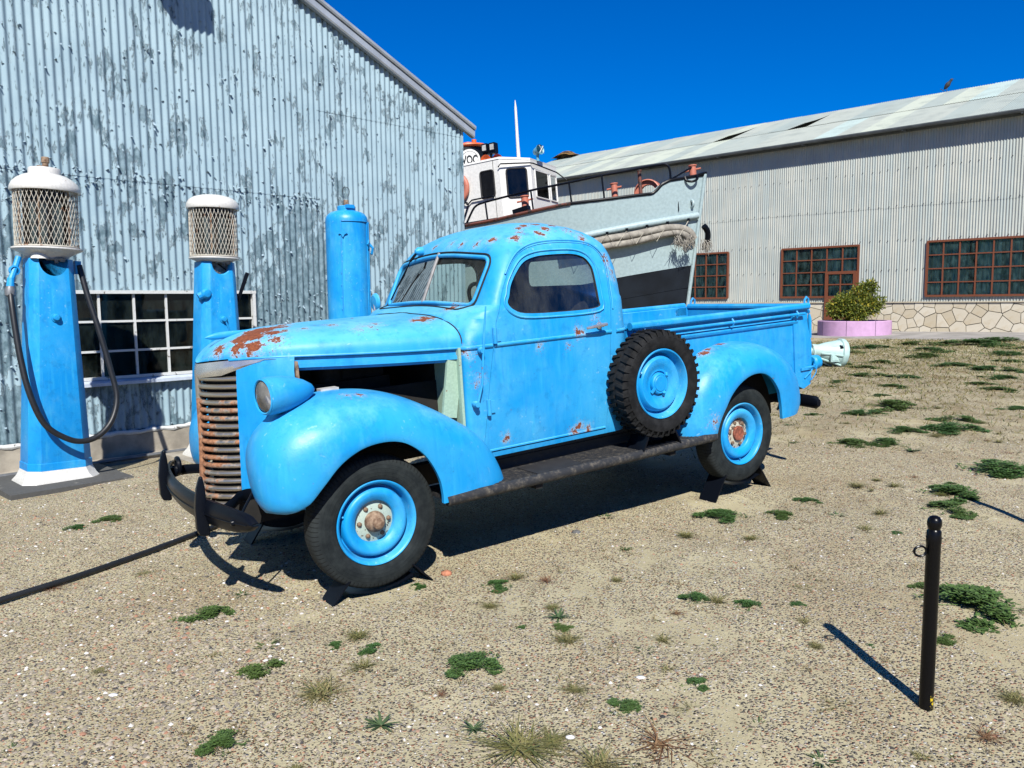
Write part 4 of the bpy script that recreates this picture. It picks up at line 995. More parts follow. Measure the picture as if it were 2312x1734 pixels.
# tail lamp on its arm, rear bumper
tl = part('tail_light', MB().lathe([(.0005, -.045), (.045, -.043), (.058, -.03), (.060, .03), (.050, .045), (.0005, .047)], 24, 'x', (-3.985, .60, .745)), [MP], truck)
part('arm', MB().tube([(-3.80, .645, .72), (-3.90, .66, .725), (-3.965, .62, .73)], .009, 6).tube([(-3.80, .645, .64), (-3.86, .66, .69), (-3.95, .63, .74)], .006, 6).box((-3.85, .650, .716), (.20, .010, .022)), [MP], tl)
part('wire', MB().tube(catmull([(-3.93, .645, .78), (-3.90, .672, .75), (-3.905, .674, .68), (-3.86, .66, .62)], 14), .004, 5), [MP], tl)
part('rear_bumper', MB().tube([(-3.87, -.72, .44), (-3.93, -.4, .44), (-3.94, 0, .44), (-3.93, .4, .44), (-3.87, .70, .44), (-3.86, .73, .44)], [.052, .052, .052, .052, .052, .03], 12, flat=.6).box((-3.7, .33, .46), (.5, .05, .08)).box((-3.7, -.33, .46), (.5, .05, .08)), [M_BLACK], truck)

# ---- front bumper
BPL = catmull([(.655, .86), (.715, .70), (.765, .48), (.795, .22), (.803, 0), (.795, -.22), (.765, -.48), (.715, -.70), (.655, -.86)], 41)
P = np.zeros((41, 8, 3))
for i, (x, y) in enumerate(BPL):
    hh = .004 + .060 * math.sqrt(max(0, 1 - (abs(y) / .8605) ** 7))
    for j, (a, b) in enumerate(((-.022, 1.0), (-.008, 1.0), (.006, .62), (.013, .05), (.012, -.05), (.006, -.62), (-.008, -1.0), (-.022, -1.0))): P[i, j] = (x + a, y, .515 + b * hh)
bump = part('front_bumper', MB().grid(P), [M_BLACK], truck, 50); solid(bump, .006); finish(bump.data, 50)
part('crease', MB().tube([(x + .015, y, .512) for x, y in BPL[1:-1]], .003, 5), [M_BLACK], bump)
for y in (.86 - .13, -.73): part('bolt', MB().lathe([(.0005, .018), (.014, .014), (.018, .004), (.018, 0)], 12, 'x', (.712, y, .512)), [M_BLACK], bump)
for s_ in (1, -1):
    g_ = [(.800, .395), (.835, .405), (.845, .44), (.842, .55), (.826, .64), (.806, .695), (.792, .70), (.786, .64), (.786, .40)]
    mb = MB().prism([(x - .008, z) for x, z in g_], 'y', -.026, .026)
    mb.v = [(x, y * (1 - .35 * max(0, (z - .5) / .2)), z) for x, y, z in mb.v]; mb.xf(Matrix.Translation((-.015, s_ * .44, 0)))
    g = part('bumper_guard', mb, [M_BLACK], truck, 30)
    def st(o):
        m = o.modifiers.new('b', 'BEVEL'); m.width = .010; m.segments = 3; m.limit_method = 'ANGLE'
    modify(g, st); finish(g.data, 40)
    part('bumper_iron', MB().tube(catmull([(.74, s_ * .58, .52), (.66, s_ * .52, .545), (.55, s_ * .40, .55), (.35, s_ * .37, .50)], 16), .03, 6, flat=.35), [M_BLACK], truck)
part('crossmember', MB().box((.50, 0, .47), (.07, .76, .10)), [M_UNDER], truck)
part('stay_rod', MB().tube([(.56, .56, .60), (.69, .70, .50)], .007, 6), [M_BLACK], truck)
part('tow_eye', MB().lathe([(.045 + .014 * math.cos(a), .014 * math.sin(a)) for a in np.linspace(0, 2 * math.pi, 9)], 20, 'x', (.70, -.47, .585)), [M_BLACK], truck)

# ---- aerial on the cowl, mirror on the far side
ae = part('aerial', MB().tube([(-.757, .765, 1.43), (-.735, .768, 1.30), (-.722, .77, 1.192), (-.70, .768, 1.0), (-.664, .765, .888)], [.004, .006, .0075, .007, .007], 8), [MP_CAB], truck)
for (x, z) in ((-.716, 1.186), (-.660, .888)):
    part('mount', MB().lathe([(.0005, .028), (.016, .022), (.020, .008), (.016, -.01), (.010, -.05)], 12, 'y', (x, .745, z)).tube([(x, .74, z), (x, .775, z)], .016, 10), [MP_CAB], ae)
mi = part('side_mirror', MB().lathe([(.0005, .02), (.05, .016), (.066, .002), (.068, -.008), (.060, -.012), (.0005, -.012)], 24, 'x', (-.83, -.83, 1.452)), [MP], truck)
part('arm', MB().tube([(-.80, -.71, 1.33), (-.81, -.80, 1.38), (-.82, -.83, 1.452)], .008, 6), [M_CHROME], mi)

# ---- wheels
def tyre_prof(r=.356, hw=.083, rb=.2225):
    h = [(rb - .004, .060), (rb + .004, .070), (rb + .02, .080), (rb + .055, hw + .003), (rb + .085, hw), (r - .026, hw - .010), (r - .018, hw - .013), (r - .006, hw - .024), (r - .001, hw - .045), (r, .012)]
    return h + [(a, -b) for a, b in h[::-1]]
RIM = [(.2245, .066), (.2265, .074), (.2225, .079), (.216, .077), (.209, .068), (.203, .050), (.199, .026), (.193, .010), (.187, .010), (.1845, .030), (.180, .050), (.172, .060), (.160, .064), (.145, .062), (.130, .054), (.118, .046), (.113, .042), (.111, .034), (.111, .015)]
tyre_me = MB().lathe(tyre_prof(), 72, 'y').mesh('tyre', 60, True); tyre_me.materials.append(M_TYRE)
rim_me = MB().lathe(RIM, 64, 'y').mesh('rim', 40, True)
M_RIM = m_paint('blue_wheel_paint', BLUE, (.09, .45, .80), (), .35, .74, False, .2); rim_me.materials.append(M_RIM)
drum = MB().lathe([(.0005, .004), (.12, .004), (.16, -.005), (.20, -.02), (.205, -.07)], 32, 'y').mesh('wheel', 40, True); drum.materials.append(M_UNDER)
plate_me = MB().lathe([(.0005, .030), (.06, .030), (.090, .024), (.113, .016), (.113, .008)], 32, 'y').mesh('hub_plate', 40, True); plate_me.materials.append(M_HUBMINT)
plate2_me = MB().lathe([(.0005, .030), (.06, .030), (.090, .024), (.113, .016), (.113, .008)], 32, 'y').mesh('hub_plate', 40, True); plate2_me.materials.append(M_HUBWHITE)
hubf = MB().lathe([(.056, .024), (.056, .044), (.052, .060), (.042, .070), (.034, .080), (.030, .094), (.016, .102), (.0005, .103)], 24, 'y').mesh('hub', 40, True); hubf.materials.append(M_RUSTY)
hubr = MB().lathe([(.054, .024), (.054, .044), (.050, .048), (.046, .046), (.0005, .047)], 24, 'y').mesh('hub', 40, True); hubr.materials.append(m_plain('red_rust_cap', (.30, .09, .05), .8, 0, .4, 40, .4))
bolt_me = MB().lathe([(.0005, .020), (.007, .019), (.008, .013), (.013, .012), (.013, 0)], 6, 'y').mesh('wheel_bolt', 30, True); bolt_me.materials.append(M_RUSTY)
valve_me = MB().tube([(0, 0, 0), (0, .02, .012)], .005, 6).mesh('valve_stem', 30, True); valve_me.materials.append(M_RIM)
def wheel(loc, front, flip, spin):
    w = link('wheel', drum, None, truck); w.location = loc; w.rotation_euler = (0, 0, math.pi if flip else 0)
    w.rotation_euler = (0, spin, math.pi if flip else 0)
    link('tyre', tyre_me, None, w); link('rim', rim_me, None, w); link('hub_plate', plate_me if front else plate2_me, None, w); link('hub', hubf if front else hubr, None, w)
    for k in range(6):
        a = k * math.pi / 3 + .3; link('wheel_bolt', bolt_me, None, w, (.083 * math.cos(a), .022, .083 * math.sin(a)))
    link('valve_stem', valve_me, None, w, (.186 * math.cos(.6), .036, .186 * math.sin(.6)))
wheel((0, .698, .356), True, False, .3); wheel((0, -.698, .356), True, True, .9); wheel((-2.883, .698, .356), False, False, 2.2); wheel((-2.883, -.698, .356), False, True, .2)
# spare with heavy lug tread, standing on the running board
SPL = (-1.985, .812, .846)
lug = MB().lathe(tyre_prof(.338, .088, .2225), 64, 'y')
for k in range(40):
    for s_ in (1, -1):
        a = (k + (.5 if s_ < 0 else 0)) * 2 * math.pi / 40; ca, sa = math.cos(a), math.sin(a); e = .050
        V = []
        for (r_, y0, da) in ((.330, .012, -e * .6), (.348, .012, -e * .6), (.348, .012, e * .5), (.330, .012, e * .5), (.330, .080, -e * .9), (.347, .074, -e * .9), (.347, .074, e * .3), (.330, .080, e * .15), (.302, .0905, -e * .9), (.302, .0905, e * .05)):
            an = a + da + (.03 if y0 < .05 else 0); V.append((r_ * math.cos(an), s_ * y0, r_ * math.sin(an)))
        F = [(0, 1, 2, 3), (1, 5, 6, 2), (0, 4, 5, 1), (3, 2, 6, 7), (5, 8, 9, 6), (4, 8, 5), (7, 6, 9), (4, 7, 9, 8)]
        lug.add(V, F if s_ > 0 else [q[::-1] for q in F])
spare = link('spare_wheel', drum, None, truck); spare.location = SPL; spare.rotation_euler = (0, .4, 0)
part('tyre', lug, [M_LUG], spare, 30, True)
RIM2 = [(.2245, .066), (.2265, .074), (.2225, .079), (.216, .077), (.210, .066), (.204, .048), (.197, .024), (.189, .010), (.183, .016), (.178, .044), (.162, .060), (.140, .060), (.118, .052), (.098, .042), (.090, .040), (.082, .041), (.078, .030), (.072, .030), (.068, .052), (.060, .058), (.052, .056), (.048, .061), (.020, .063), (.0005, .063)]
part('rim', MB().lathe(RIM2, 64, 'y'), [M_RIM], spare, 40)
part('valve_stem', MB().tube([(.12, .055, .14), (.13, .075, .155)], .006, 6), [M_RIM], spare)
for qa, qb in (((.085, .045, -.02), (.06, .062, 0)), ((-.08, .045, .03), (-.06, .062, .02)), ((0, .045, -.085), (0, .062, -.06))): part('clamp', MB().tube([qa, qb], .012, 6), [M_RIM], spare)
part('spare_bracket', MB().box((-2.12, .80, .475), (.012, .16, .10), Matrix.Rotation(R_(28), 3, 'Y')).box((-1.83, .80, .475), (.012, .16, .10), Matrix.Rotation(R_(-28), 3, 'Y')).box((-1.98, .80, .435), (.34, .14, .012)), [M_BLACK], truck)
# ================================================================== wheel stands under the truck
def stand(cx, cy, label, zoff):
    e = empty('wheel_stand', M=TM @ Matrix.Translation((cx, cy, 0)))
    tag(e, label, 'wheel stand', 'black steel stands under the truck wheels')
    for s_ in (1, -1):
        x0, x1 = s_ * .175, s_ * .30; z0, z1 = .085, -.03 + zoff
        V = []
        for y in (-.075, .075):
            for (x, z) in ((x0, z0), (x0 + s_ * .012, z0), (x1 + s_ * .012, z1), (x1, z1)): V.append((x, y, z))
        part('leg_plate', MB().add(V, [(0, 1, 2, 3), (4, 7, 6, 5), (0, 4, 5, 1), (1, 5, 6, 2), (2, 6, 7, 3), (3, 7, 4, 0)]), M_BLACK, e, 0)
    P = [(x, 0, -.012 + .9 * x * x) for x in np.linspace(-.19, .19, 9)]
    part('cradle', MB().grid([[(x, -.07, z) for x, _, z in P], [(x, .07, z) for x, _, z in P]]), M_BLACK, e, 30)
stand(0, .70, 'black steel stand under the near front wheel of the blue truck', -.02)
stand(-2.883, .70, 'black steel stand under the near rear wheel of the blue truck', -.07)
stand(0, -.70, 'black steel stand under the far front wheel, in the shade of the truck', -.05)
stand(-2.883, -.70, 'black steel stand under the far rear wheel, in the shade of the truck', -.08)

# ================================================================== fuel pumps
M_PBLUE = m_paint('blue_pump_enamel', (.004, .30, .78), (.03, .42, .83), (), .32, .80, False, .3)
M_WENAMEL = m_worn('white_enamel', (.80, .79, .74), (.36, .16, .07), .70, 7, .3)
M_MESHW = m_worn('cream_expanded_metal', (.66, .62, .52), (.34, .16, .08), .60, 10, .6)
M_HOSE = m_plain('black_hose_rubber', (.014, .016, .019), .45, 0, .2, 20, .1)
M_CYL = m_glass('pump_glass_cylinder', (.45, .46, .43), .5, .35, (.10, .085, .065), 1.4, .1)
M_DIAL = m_plain('grey_dial_face', (.10, .11, .11), .6, .2, .3, 20, .1, (.32, .33, .31))
def octa(hx, hy, c, z): return [(hx - c, -hy, z), (hx, -hy + c, z), (hx, hy - c, z), (hx - c, hy, z), (-hx + c, hy, z), (-hx, hy - c, z), (-hx, -hy + c, z), (-hx + c, -hy, z)]
def pump(P, tilt, k, label):
    e = empty('fuel_pump', M=Matrix.Translation(P) @ frame(Vector((0, 0, 0)), dL, nL) @ Matrix.Rotation(tilt, 4, 'Y'))
    tag(e, label, 'fuel pump', 'old blue and white petrol pumps along the shed')
    zt = 2.03 if k else 2.045
    lv = [octa(.268, .205, .085, .105), octa(.226, .178, .074, 1.0), octa(.178, .150, .060, zt)]
    mb = MB().grid(np.swapaxes(np.array(lv), 0, 1), closed_u=True); n = len(mb.v)
    mb.f.append((0, 3, 6, 9, 12, 15, 18, 21)[::-1]); mb.f.append((2, 5, 8, 11, 14, 17, 20, 23)); mb.mi += [0, 0]
    body = part('body', mb, M_PBLUE, e, 0)
    r_ = .115 if not k else .095
    cc = MB().prism([(r_ * math.cos(a), zt - .02 + r_ * 1.15 * math.sin(a)) for a in np.linspace(0, 2 * math.pi, 29)[:-1]], 'y', -.30, -.105); cut(body, cc)
    def st(o):
        m = o.modifiers.new('b', 'BEVEL'); m.width = .010; m.segments = 3; m.limit_method = 'ANGLE'; m.angle_limit = R_(25)
    modify(body, st); finish(body.data, 30)
    d = part('dial', MB().lathe([(.0005, -.108), (.112, -.108), (.112, -.102)], 32, 'y', (0, 0, zt - .02)), M_DIAL, e, 30)
    for q in range(9):
        a = math.pi + math.pi * (q + .5) / 9; part('numeral_boss', MB().lathe([(.012, -.110), (.012, -.116), (.008, -.116), (.008, -.112), (.0005, -.112)], 10, 'y', (.09 * math.cos(a), 0, zt - .02 + .09 * math.sin(a))), M_PIPE, d)
    part('pointer', MB().box((.02, -.120, zt - .05), (.11, .006, .012), Matrix.Rotation(R_(35), 3, 'Y')), M_BLACK, d)
    part('valve_gear', MB().tube([(-.06, -.15, zt - .005), (.09, -.17, zt + .0)], .013, 6).tube([(.02, -.16, zt + .01), (.02, -.16, zt - .04)], .016, 6).box((.07, -.15, zt - .01), (.04, .04, .03)), M_DIAL, e)
    # foot
    F = [octa(.335, .265, .09, .0), octa(.332, .262, .09, .03), octa(.295, .228, .09, .085), octa(.271, .208, .085, .145)]
    part('foot', MB().grid(np.swapaxes(np.array(F), 0, 1), closed_u=True), M_WENAMEL, e, 30)
    part('foot_band', MB().grid(np.swapaxes(np.array([octa(.271, .208, .085, .145), octa(.269, .206, .085, .21), octa(.262, .199, .083, .214)]), 0, 1), closed_u=True), M_PBLUE, e, 30)
    # tray, cage, cap
    if not k:
        part('tray', MB().lathe([(.16, zt), (.17, zt + .02), (.22, zt + .05), (.280, zt + .078), (.288, zt + .085), (.286, zt + .098), (.262, zt + .10), (.0005, zt + .10)], 48), M_WENAMEL, e)
        for (x, y) in ((-.10, -.12), (.10, .12), (-.10, .12)): part('tray_boss', MB().lathe([(.075, zt - .005), (.06, zt + .04), (.055, zt + .07)], 20, 'z', (x, y, 0)), M_WENAMEL, e)
        rc, z0, z1 = .255, zt + .10, 2.66
        part('cap', MB().lathe([(.0005, 2.655), (.25, 2.645), (.278, 2.640), (.284, 2.652), (.280, 2.68), (.262, 2.72), (.225, 2.755), (.175, 2.785), (.132, 2.797), (.130, 2.845), (.125, 2.852), (.0005, 2.856)], 56), M_WENAMEL, e, 40)
        fi = part('finial', MB().lathe([(.026, 2.850), (.026, 2.90), (.034, 2.905), (.034, 2.95), (.026, 2.955), (.0005, 2.957)], 10, 'z', (.01, 0, 0)).tube([(-.06, 0, 2.868), (.0, 0, 2.868)], .008, 6), M_RUSTY, e)
    else:
        part('tray', MB().lathe([(.17, zt), (.20, zt + .015), (.245, zt + .03), (.252, zt + .036), (.250, zt + .048), (.0005, zt + .05)], 48), M_WENAMEL, e)
        rc, z0, z1 = .236, zt + .05, 2.60
        part('cap', MB().lathe([(.0005, 2.588), (.24, 2.578), (.258, 2.572), (.264, 2.585), (.258, 2.625), (.235, 2.665), (.19, 2.695), (.12, 2.715), (.0005, 2.722)], 56), M_WENAMEL, e, 40)
    cage = MB(); nh = 40; seg = 9; tw = .80
    for sgn in (1, -1):
        for h in range(nh):
            a0 = 2 * math.pi * h / nh
            pts = [(rc * math.cos(a0 + sgn * tw * t), rc * math.sin(a0 + sgn * tw * t), z0 + (z1 - z0) * t) for t in np.linspace(0, 1, seg)]
            cage.tube(pts, .0025, 4, cap=False)
    cage.tube([(rc * math.cos(a), rc * math.sin(a), z0 + .008) for a in np.linspace(0, 2 * math.pi, 41)[:-1]], .007, 6, closed=True); cage.tube([(rc * math.cos(a), rc * math.sin(a), z1 - .012) for a in np.linspace(0, 2 * math.pi, 41)[:-1]], .007, 6, closed=True)
    part('mesh_cage', cage, M_MESHW, e, 60, False)
    part('glass_cylinder', MB().lathe([(.185, z0), (.185, z1)], 40), M_CYL, e, 60)
    rods = MB()
    for q in range(5): a = q * 2 * math.pi / 5 + .4; rods.tube([(.21 * math.cos(a), .21 * math.sin(a), z0), (.21 * math.cos(a), .21 * math.sin(a), z1)], .009, 6)
    rods.tube([(.03, 0, z0), (.03, 0, z1)], .022, 8).lathe([(.0005, z1 - .11), (.14, z1 - .10), (.17, z1 - .06), (.17, z1)], 20); part('tie_rods', rods, M_RUSTY, e)
    # lock on the door
    part('lock', MB().lathe([(.040, -.165), (.040, -.177), (.030, -.179), (.028, -.200), (.022, -.207), (.0005, -.209)], 20, 'y', (-.005, 0, 1.52 if not k else 1.44)), M_PBLUE, e)
    return e
p1 = pump((-4.235, 7.26, -.03), R_(1.5), 0, 'tall blue petrol pump with white cap and hanging black hose, left of the window')
hp = [(-.335, -.10, 1.76), (-.34, -.16, 1.60), (-.32, -.24, 1.2), (-.27, -.30, .85), (-.17, -.33, .58), (0, -.345, .44), (.14, -.345, .405), (.28, -.33, .45), (.40, -.30, .58), (.46, -.26, .78), (.43, -.22, 1.02), (.36, -.17, 1.38), (.29, -.10, 1.72), (.245, -.04, 2.0)]
part('hose', MB().tube(catmull(hp, 90), .026, 10), M_HOSE, p1, 60)
part('nozzle', MB().tube([(-.335, -.09, 1.74), (-.32, -.07, 1.86)], [.034, .028], 10).tube([(-.32, -.07, 1.84), (-.27, -.03, 1.96), (-.235, 0, 2.05)], .026, 10).lathe([(.030, -.015), (.044, -.012), (.044, .012), (.030, .015)], 16, 'y', (-.285, -.05, 1.93)), M_PBLUE, p1)
part('coupling', MB().lathe([(.02, 1.69), (.044, 1.71), (.044, 1.76), (.03, 1.79)], 10, 'z', (-.335, -.10, 0)), M_PIPE, p1)
part('hanger', MB().box((.235, -.02, 1.98), (.05, .06, .12)), M_PBLUE, p1)
p2 = pump((-3.13, 8.40, .0), R_(1.0), 1, 'shorter blue petrol pump with plain white dome cap, right of the shed window')
part('lever', MB().tube([(.235, -.02, 1.62), (.265, -.05, 1.74), (.335, -.06, 1.93)], [.016, .02, .022], 8), M_BLACK, p2)
part('side_valve', MB().lathe([(.05, 0), (.052, -.03), (.035, -.05), (.0005, -.055)], 16, 'y', (-.17, -.13, 1.70)).tube([(-.17, -.13, 1.70), (-.235, -.11, 1.665)], .04, 10), M_PBLUE, p2)
part('lock_chain', MB().tube([(.0, -.195, 1.44), (.035, -.19, 1.36), (.06, -.188, 1.27)], .009, 6), M_PBLUE, p2)
# slab under the first pump
sl_ = part('pump_slab', MB().box((0, -.03, -.02), (1.0, .92, .07)), m_worn('bitumen_slab', (.10, .10, .095), (.36, .34, .30), .58, 5, .9, soft=.1), None, 30)
sl_.matrix_world = Matrix.Translation((-4.22, 7.24, -.002)) @ frame(Vector((0, 0, 0)), dL, nL); tag(sl_, 'low dark slab under the tall hose pump', 'slab')
sl_ = part('pump_slab', MB().box((0, -.03, -.02), (.9, .85, .07)), M_CONC, None, 30)
sl_.matrix_world = Matrix.Translation((-3.13, 8.40, -.0)) @ frame(Vector((0, 0, 0)), dL, nL); tag(sl_, 'concrete slab under the dome-capped pump, behind the truck nose', 'slab')
# third pump: round column with a bulb on top
p3 = empty('column_pump', M=Matrix.Translation((-1.945, 9.60, .04)) @ frame(Vector((0, 0, 0)), dL, nL))
tag(p3, 'round blue column pump with a glass bulb on top, behind the truck bonnet', 'fuel pump', 'old blue and white petrol pumps along the shed')
part('column', MB().lathe([(.30, 0), (.30, .05), (.262, .10), (.250, .14), (.250, 2.50), (.248, 2.53), (.238, 2.565), (.215, 2.595), (.18, 2.618), (.13, 2.632), (.108, 2.64)], 48), M_PBLUE, p3, 40)
part('collar', MB().lathe([(.108, 2.63), (.108, 2.685), (.10, 2.692), (.0005, 2.692)], 32), M_PBLUE, p3, 40)
for a0, a1 in ((-2.45, -1.05), (-.85, .45)):
    fr_ = [(.256 * math.cos(a), .256 * math.sin(a), 2.50) for a in np.linspace(a0, a1, 16)]
    part('door_bead', MB().tube([(fr_[0][0], fr_[0][1], .3)] + fr_ + [(fr_[-1][0], fr_[-1][1], .3)], .007, 6), M_PBLUE, p3)
def star(a, z, s_):
    c = Vector((.258 * math.cos(a), .258 * math.sin(a), z)); t = Vector((-math.sin(a), math.cos(a), 0)); n_ = Vector((math.cos(a), math.sin(a), 0)); V = []
    for q in range(8):
        b = q * math.pi / 4; rr = s_ if q % 2 == 0 else s_ * .48; V.append(c + t * rr * math.cos(b) + Vector((0, 0, 1)) * rr * math.sin(b))
    V2 = [v + n_ * .014 for v in V]; return MB().add(V + V2, [tuple(range(8, 16))] + [(q, (q + 1) % 8, 8 + (q + 1) % 8, 8 + q) for q in range(8)])
for a, z in ((-2.35, 2.36), (-2.35, 1.36), (-.95, 2.24)): part('hinge_star', star(a, z, .055), M_PBLUE, p3, 0)
part('latch', MB().tube([(.258 * math.cos(-.80), .258 * math.sin(-.80), 2.25), (.30 * math.cos(-.78), .30 * math.sin(-.78), 2.20), (.285 * math.cos(-.72), .285 * math.sin(-.72), 2.13)], .016, 8), M_PBLUE, p3)
for k in range(5): part('rivet', MB().lathe([(.0005, .012), (.010, .008), (.012, 0)], 8, 'x').xf(Matrix.Rotation(-2.48, 4, 'Z') @ Matrix.Translation((.25, 0, 1.9 - k * .14))), M_PBLUE, p3)
bl = part('bulb_socket', MB().lathe([(.028, 2.69), (.030, 2.76), (.022, 2.765)], 14), M_RUSTY, p3)
part('glass_bulb', MB().lathe([(.018, 2.76), (.022, 2.79), (.040, 2.83), (.046, 2.86), (.042, 2.89), (.026, 2.912), (.0005, 2.918)], 20), m_glass('clear_bulb', (.96, .98, .98), .8, .03, ior=1.2), p3, 60)
part('base_box', MB().box((-.02, -.1, 2.68), (.10, .05, .04)), M_PBLUE, p3)

# ================================================================== tug boat on the hard
th_, pt_ = R_(28), R_(5); BS = 1.267
bx_ = Vector((math.cos(th_) * math.cos(pt_), -math.sin(th_) * math.cos(pt_), math.sin(pt_))); by_ = Vector((math.sin(th_), math.cos(th_), 0)); bz_ = bx_.cross(by_)
BM = Matrix(((bx_.x, by_.x, bz_.x, 3.598 * BS), (bx_.y, by_.y, bz_.y, 15.0 * BS), (bx_.z, by_.z, bz_.z, 2.27 * BS + 1.6), (0, 0, 0, 1))) @ Matrix.Scale(BS, 4)
boat = empty('tug_boat', M=BM)
tag(boat, 'small pale grey and black tug boat with white wheelhouse beside the warehouse', 'boat')
M_HULL = m_worn('pale_blue_grey_hull_paint', (.42, .545, .56), (.40, .36, .25), .70, 3, .5, soft=.15)
M_HBLK = m_plain('black_bottom_paint', (.008, .012, .018), .55, 0, .35, 2.5, .3, None, .2)
M_HWHITE = m_worn('white_deckhouse_paint', (.82, .82, .78), (.50, .34, .17), .70, 4, .45, soft=.12)
M_BROWND = m_worn('red_brown_deck_paint', (.19, .065, .045), (.06, .04, .035), .55, 8)
M_SALMON = m_worn('salmon_red_paint', (.60, .20, .13), (.35, .13, .09), .6, 10)
M_ORANGE = m_plain('orange_paint', (.72, .13, .03), .45, 0, .15, 8, .1)
M_ROPE = None
def m_rope():
    t = NT('weathered_rope'); o = t.obj(); n = t.noise(o, 12, 4); w = t.noise(t.scale(o, 60, 60, 30), 1.0, 3)
    t.bump(w, .6, .01); return t.fin(t.mix(t.ramp(n, .3, .7), (.24, .22, .185), (.41, .385, .325)), .95)
M_ROPE = m_rope()
def hb(x): return 1.55 * (1 - ((x + 3.2) / 3.2) ** 2) if x > -3.2 else (1.55 if x > -6 else 1.55 - .12 * (-x - 6) ** 2)
def xs(z): return -.02 + (min(z, 0) + .04) * .213
def hy(x, z): return max(0.0, hb(min(0, x - xs(z) + .001))) * (1 - .30 * (max(0, -z - .3) / 2.4) ** 1.2)
SH = [(0.02, 0.0), (-.14, -.01), (-.35, -.045), (-.54, -.07), (-.66, -.13), (-.74, -.22), (-.82, -.285), (-1.14, -.30), (-1.6, -.325), (-2.2, -.335), (-2.79, -.38), (-3.7, -.44), (-5, -.45), (-8, -.38)]
def sheer(x): return float(np.interp(-x, [-a for a, _ in SH], [b for _, b in SH]))
us = np.r_[np.linspace(0, .9, 26) ** 1.3, np.linspace(1.0, 8, 28)]
def wlz(x): return -1.615 + .10 * max(x, -3)
def hull(z_of, n, s_):
    P = np.zeros((len(us), n, 3))
    for i, u in enumerate(us):
        for j in range(n):
            z = z_of(-u, j / (n - 1)); x = -u + xs(z) if u < 1 else -u + xs(z) * max(0, 1 - (u - 1) / 4)
            P[i, j] = (x, s_ * -hy(x, z), z)
    return P
top_ = MB(); bot_ = MB()
for s_ in (1, -1):
    A = MB().grid(hull(lambda x, t: sheer(x) + (wlz(x) - sheer(x)) * t, 16, s_)); Bm = MB().grid(hull(lambda x, t: wlz(x) + (-3.1 - wlz(x)) * t, 12, s_))
    if s_ < 0: A.f = [q[::-1] for q in A.f]; Bm.f = [q[::-1] for q in Bm.f]
    n = len(top_.v); top_.v += A.v; top_.f += [tuple(n + i for i in q) for q in A.f]; top_.mi += A.mi
    n = len(bot_.v); bot_.v += Bm.v; bot_.f += [tuple(n + i for i in q) for q in Bm.f]; bot_.mi += Bm.mi
part('topsides', top_, M_HULL, boat, 40); part('bottom', bot_, M_HBLK, boat, 40)
part('transom', MB().add([(-8, -1.0, -.38), (-8, 1.0, -.38), (-8.0, .9, -3.1), (-8.0, -.9, -3.1)], [(0, 1, 2, 3)]), M_HULL, boat)
part('plate_seam', MB().tube([(-u, -hy(-u, wlz(-u) - .36) - .003, wlz(-u) - .36) for u in np.linspace(.42, 3, 20)], .006, 5), M_HBLK, boat)
dk = [(-u, hy(-u, -.5) - .03) for u in np.linspace(.15, 7.9, 30)]
part('deck', MB().add([(x, -y, -.52) for x, y in dk] + [(x, y, -.52) for x, y in dk], [(i, i + 1, 31 + i, 30 + i) for i in range(29)]), M_BROWND, boat, 0)
capr = [(-u, -hy(-u, sheer(-u)), sheer(-u) + .005) for u in np.r_[np.linspace(.0, .9, 30), np.linspace(.95, 7.9, 30)]]
part('cap_rail', MB().tube(capr[:36], .028, 8), M_BLACK, boat); part('cap_rail', MB().tube(capr[35:], .032, 8, flat=1.6), M_BROWND, boat)
part('cap_rail', MB().tube([(x, -y, z) for x, y, z in capr], .028, 8), M_BLACK, boat)
part('bow_lip', MB().tube(catmull([(-.30, -.27, -.01), (-.27, -.28, -.09), (-.17, -.26, -.12), (-.10, -.18, -.08), (-.10, -.12, .0), (.0, -.03, .035), (.03, 0, .04)], 24), .022, 8), M_BLACK, boat)
rub = [(x, -hy(x, z) - .05, z) for x, z in [(-u, -.70 - .115 * min(u, 3) ) for u in np.r_[np.linspace(.17, 1, 14), np.linspace(1.2, 7, 16)]]]
part('rub_rail', MB().tube(rub, .062, 12), M_HULL, boat, 60)
part('stem_bar', MB().tube([(xs(z) + .015, 0, z) for z in np.linspace(.02, -3.1, 12)], .035, 8), M_HULL, boat)
hz = (-.25, -.50); hyv = -hy(*hz)
hw_ = Matrix.Translation((hz[0], hyv - .005, hz[1])) @ Matrix.Rotation(R_(-42), 4, 'Z')
part('hawse_pipe', MB().lathe([(.050, .03), (.078, .02), (.086, 0), (.078, -.02), (.050, -.025), (.045, .04)], 24, 'y').xf(hw_), M_HULL, boat); part('hawse_hole', MB().lathe([(.0005, -.008), (.052, -.008)], 20, 'y').xf(hw_), M_BLACK, boat)
part('draught_mark', MB().box((-.45, -hy(-.45, -.53) - .008, -.53), (.015, .012, .17)), M_BLACK, boat)
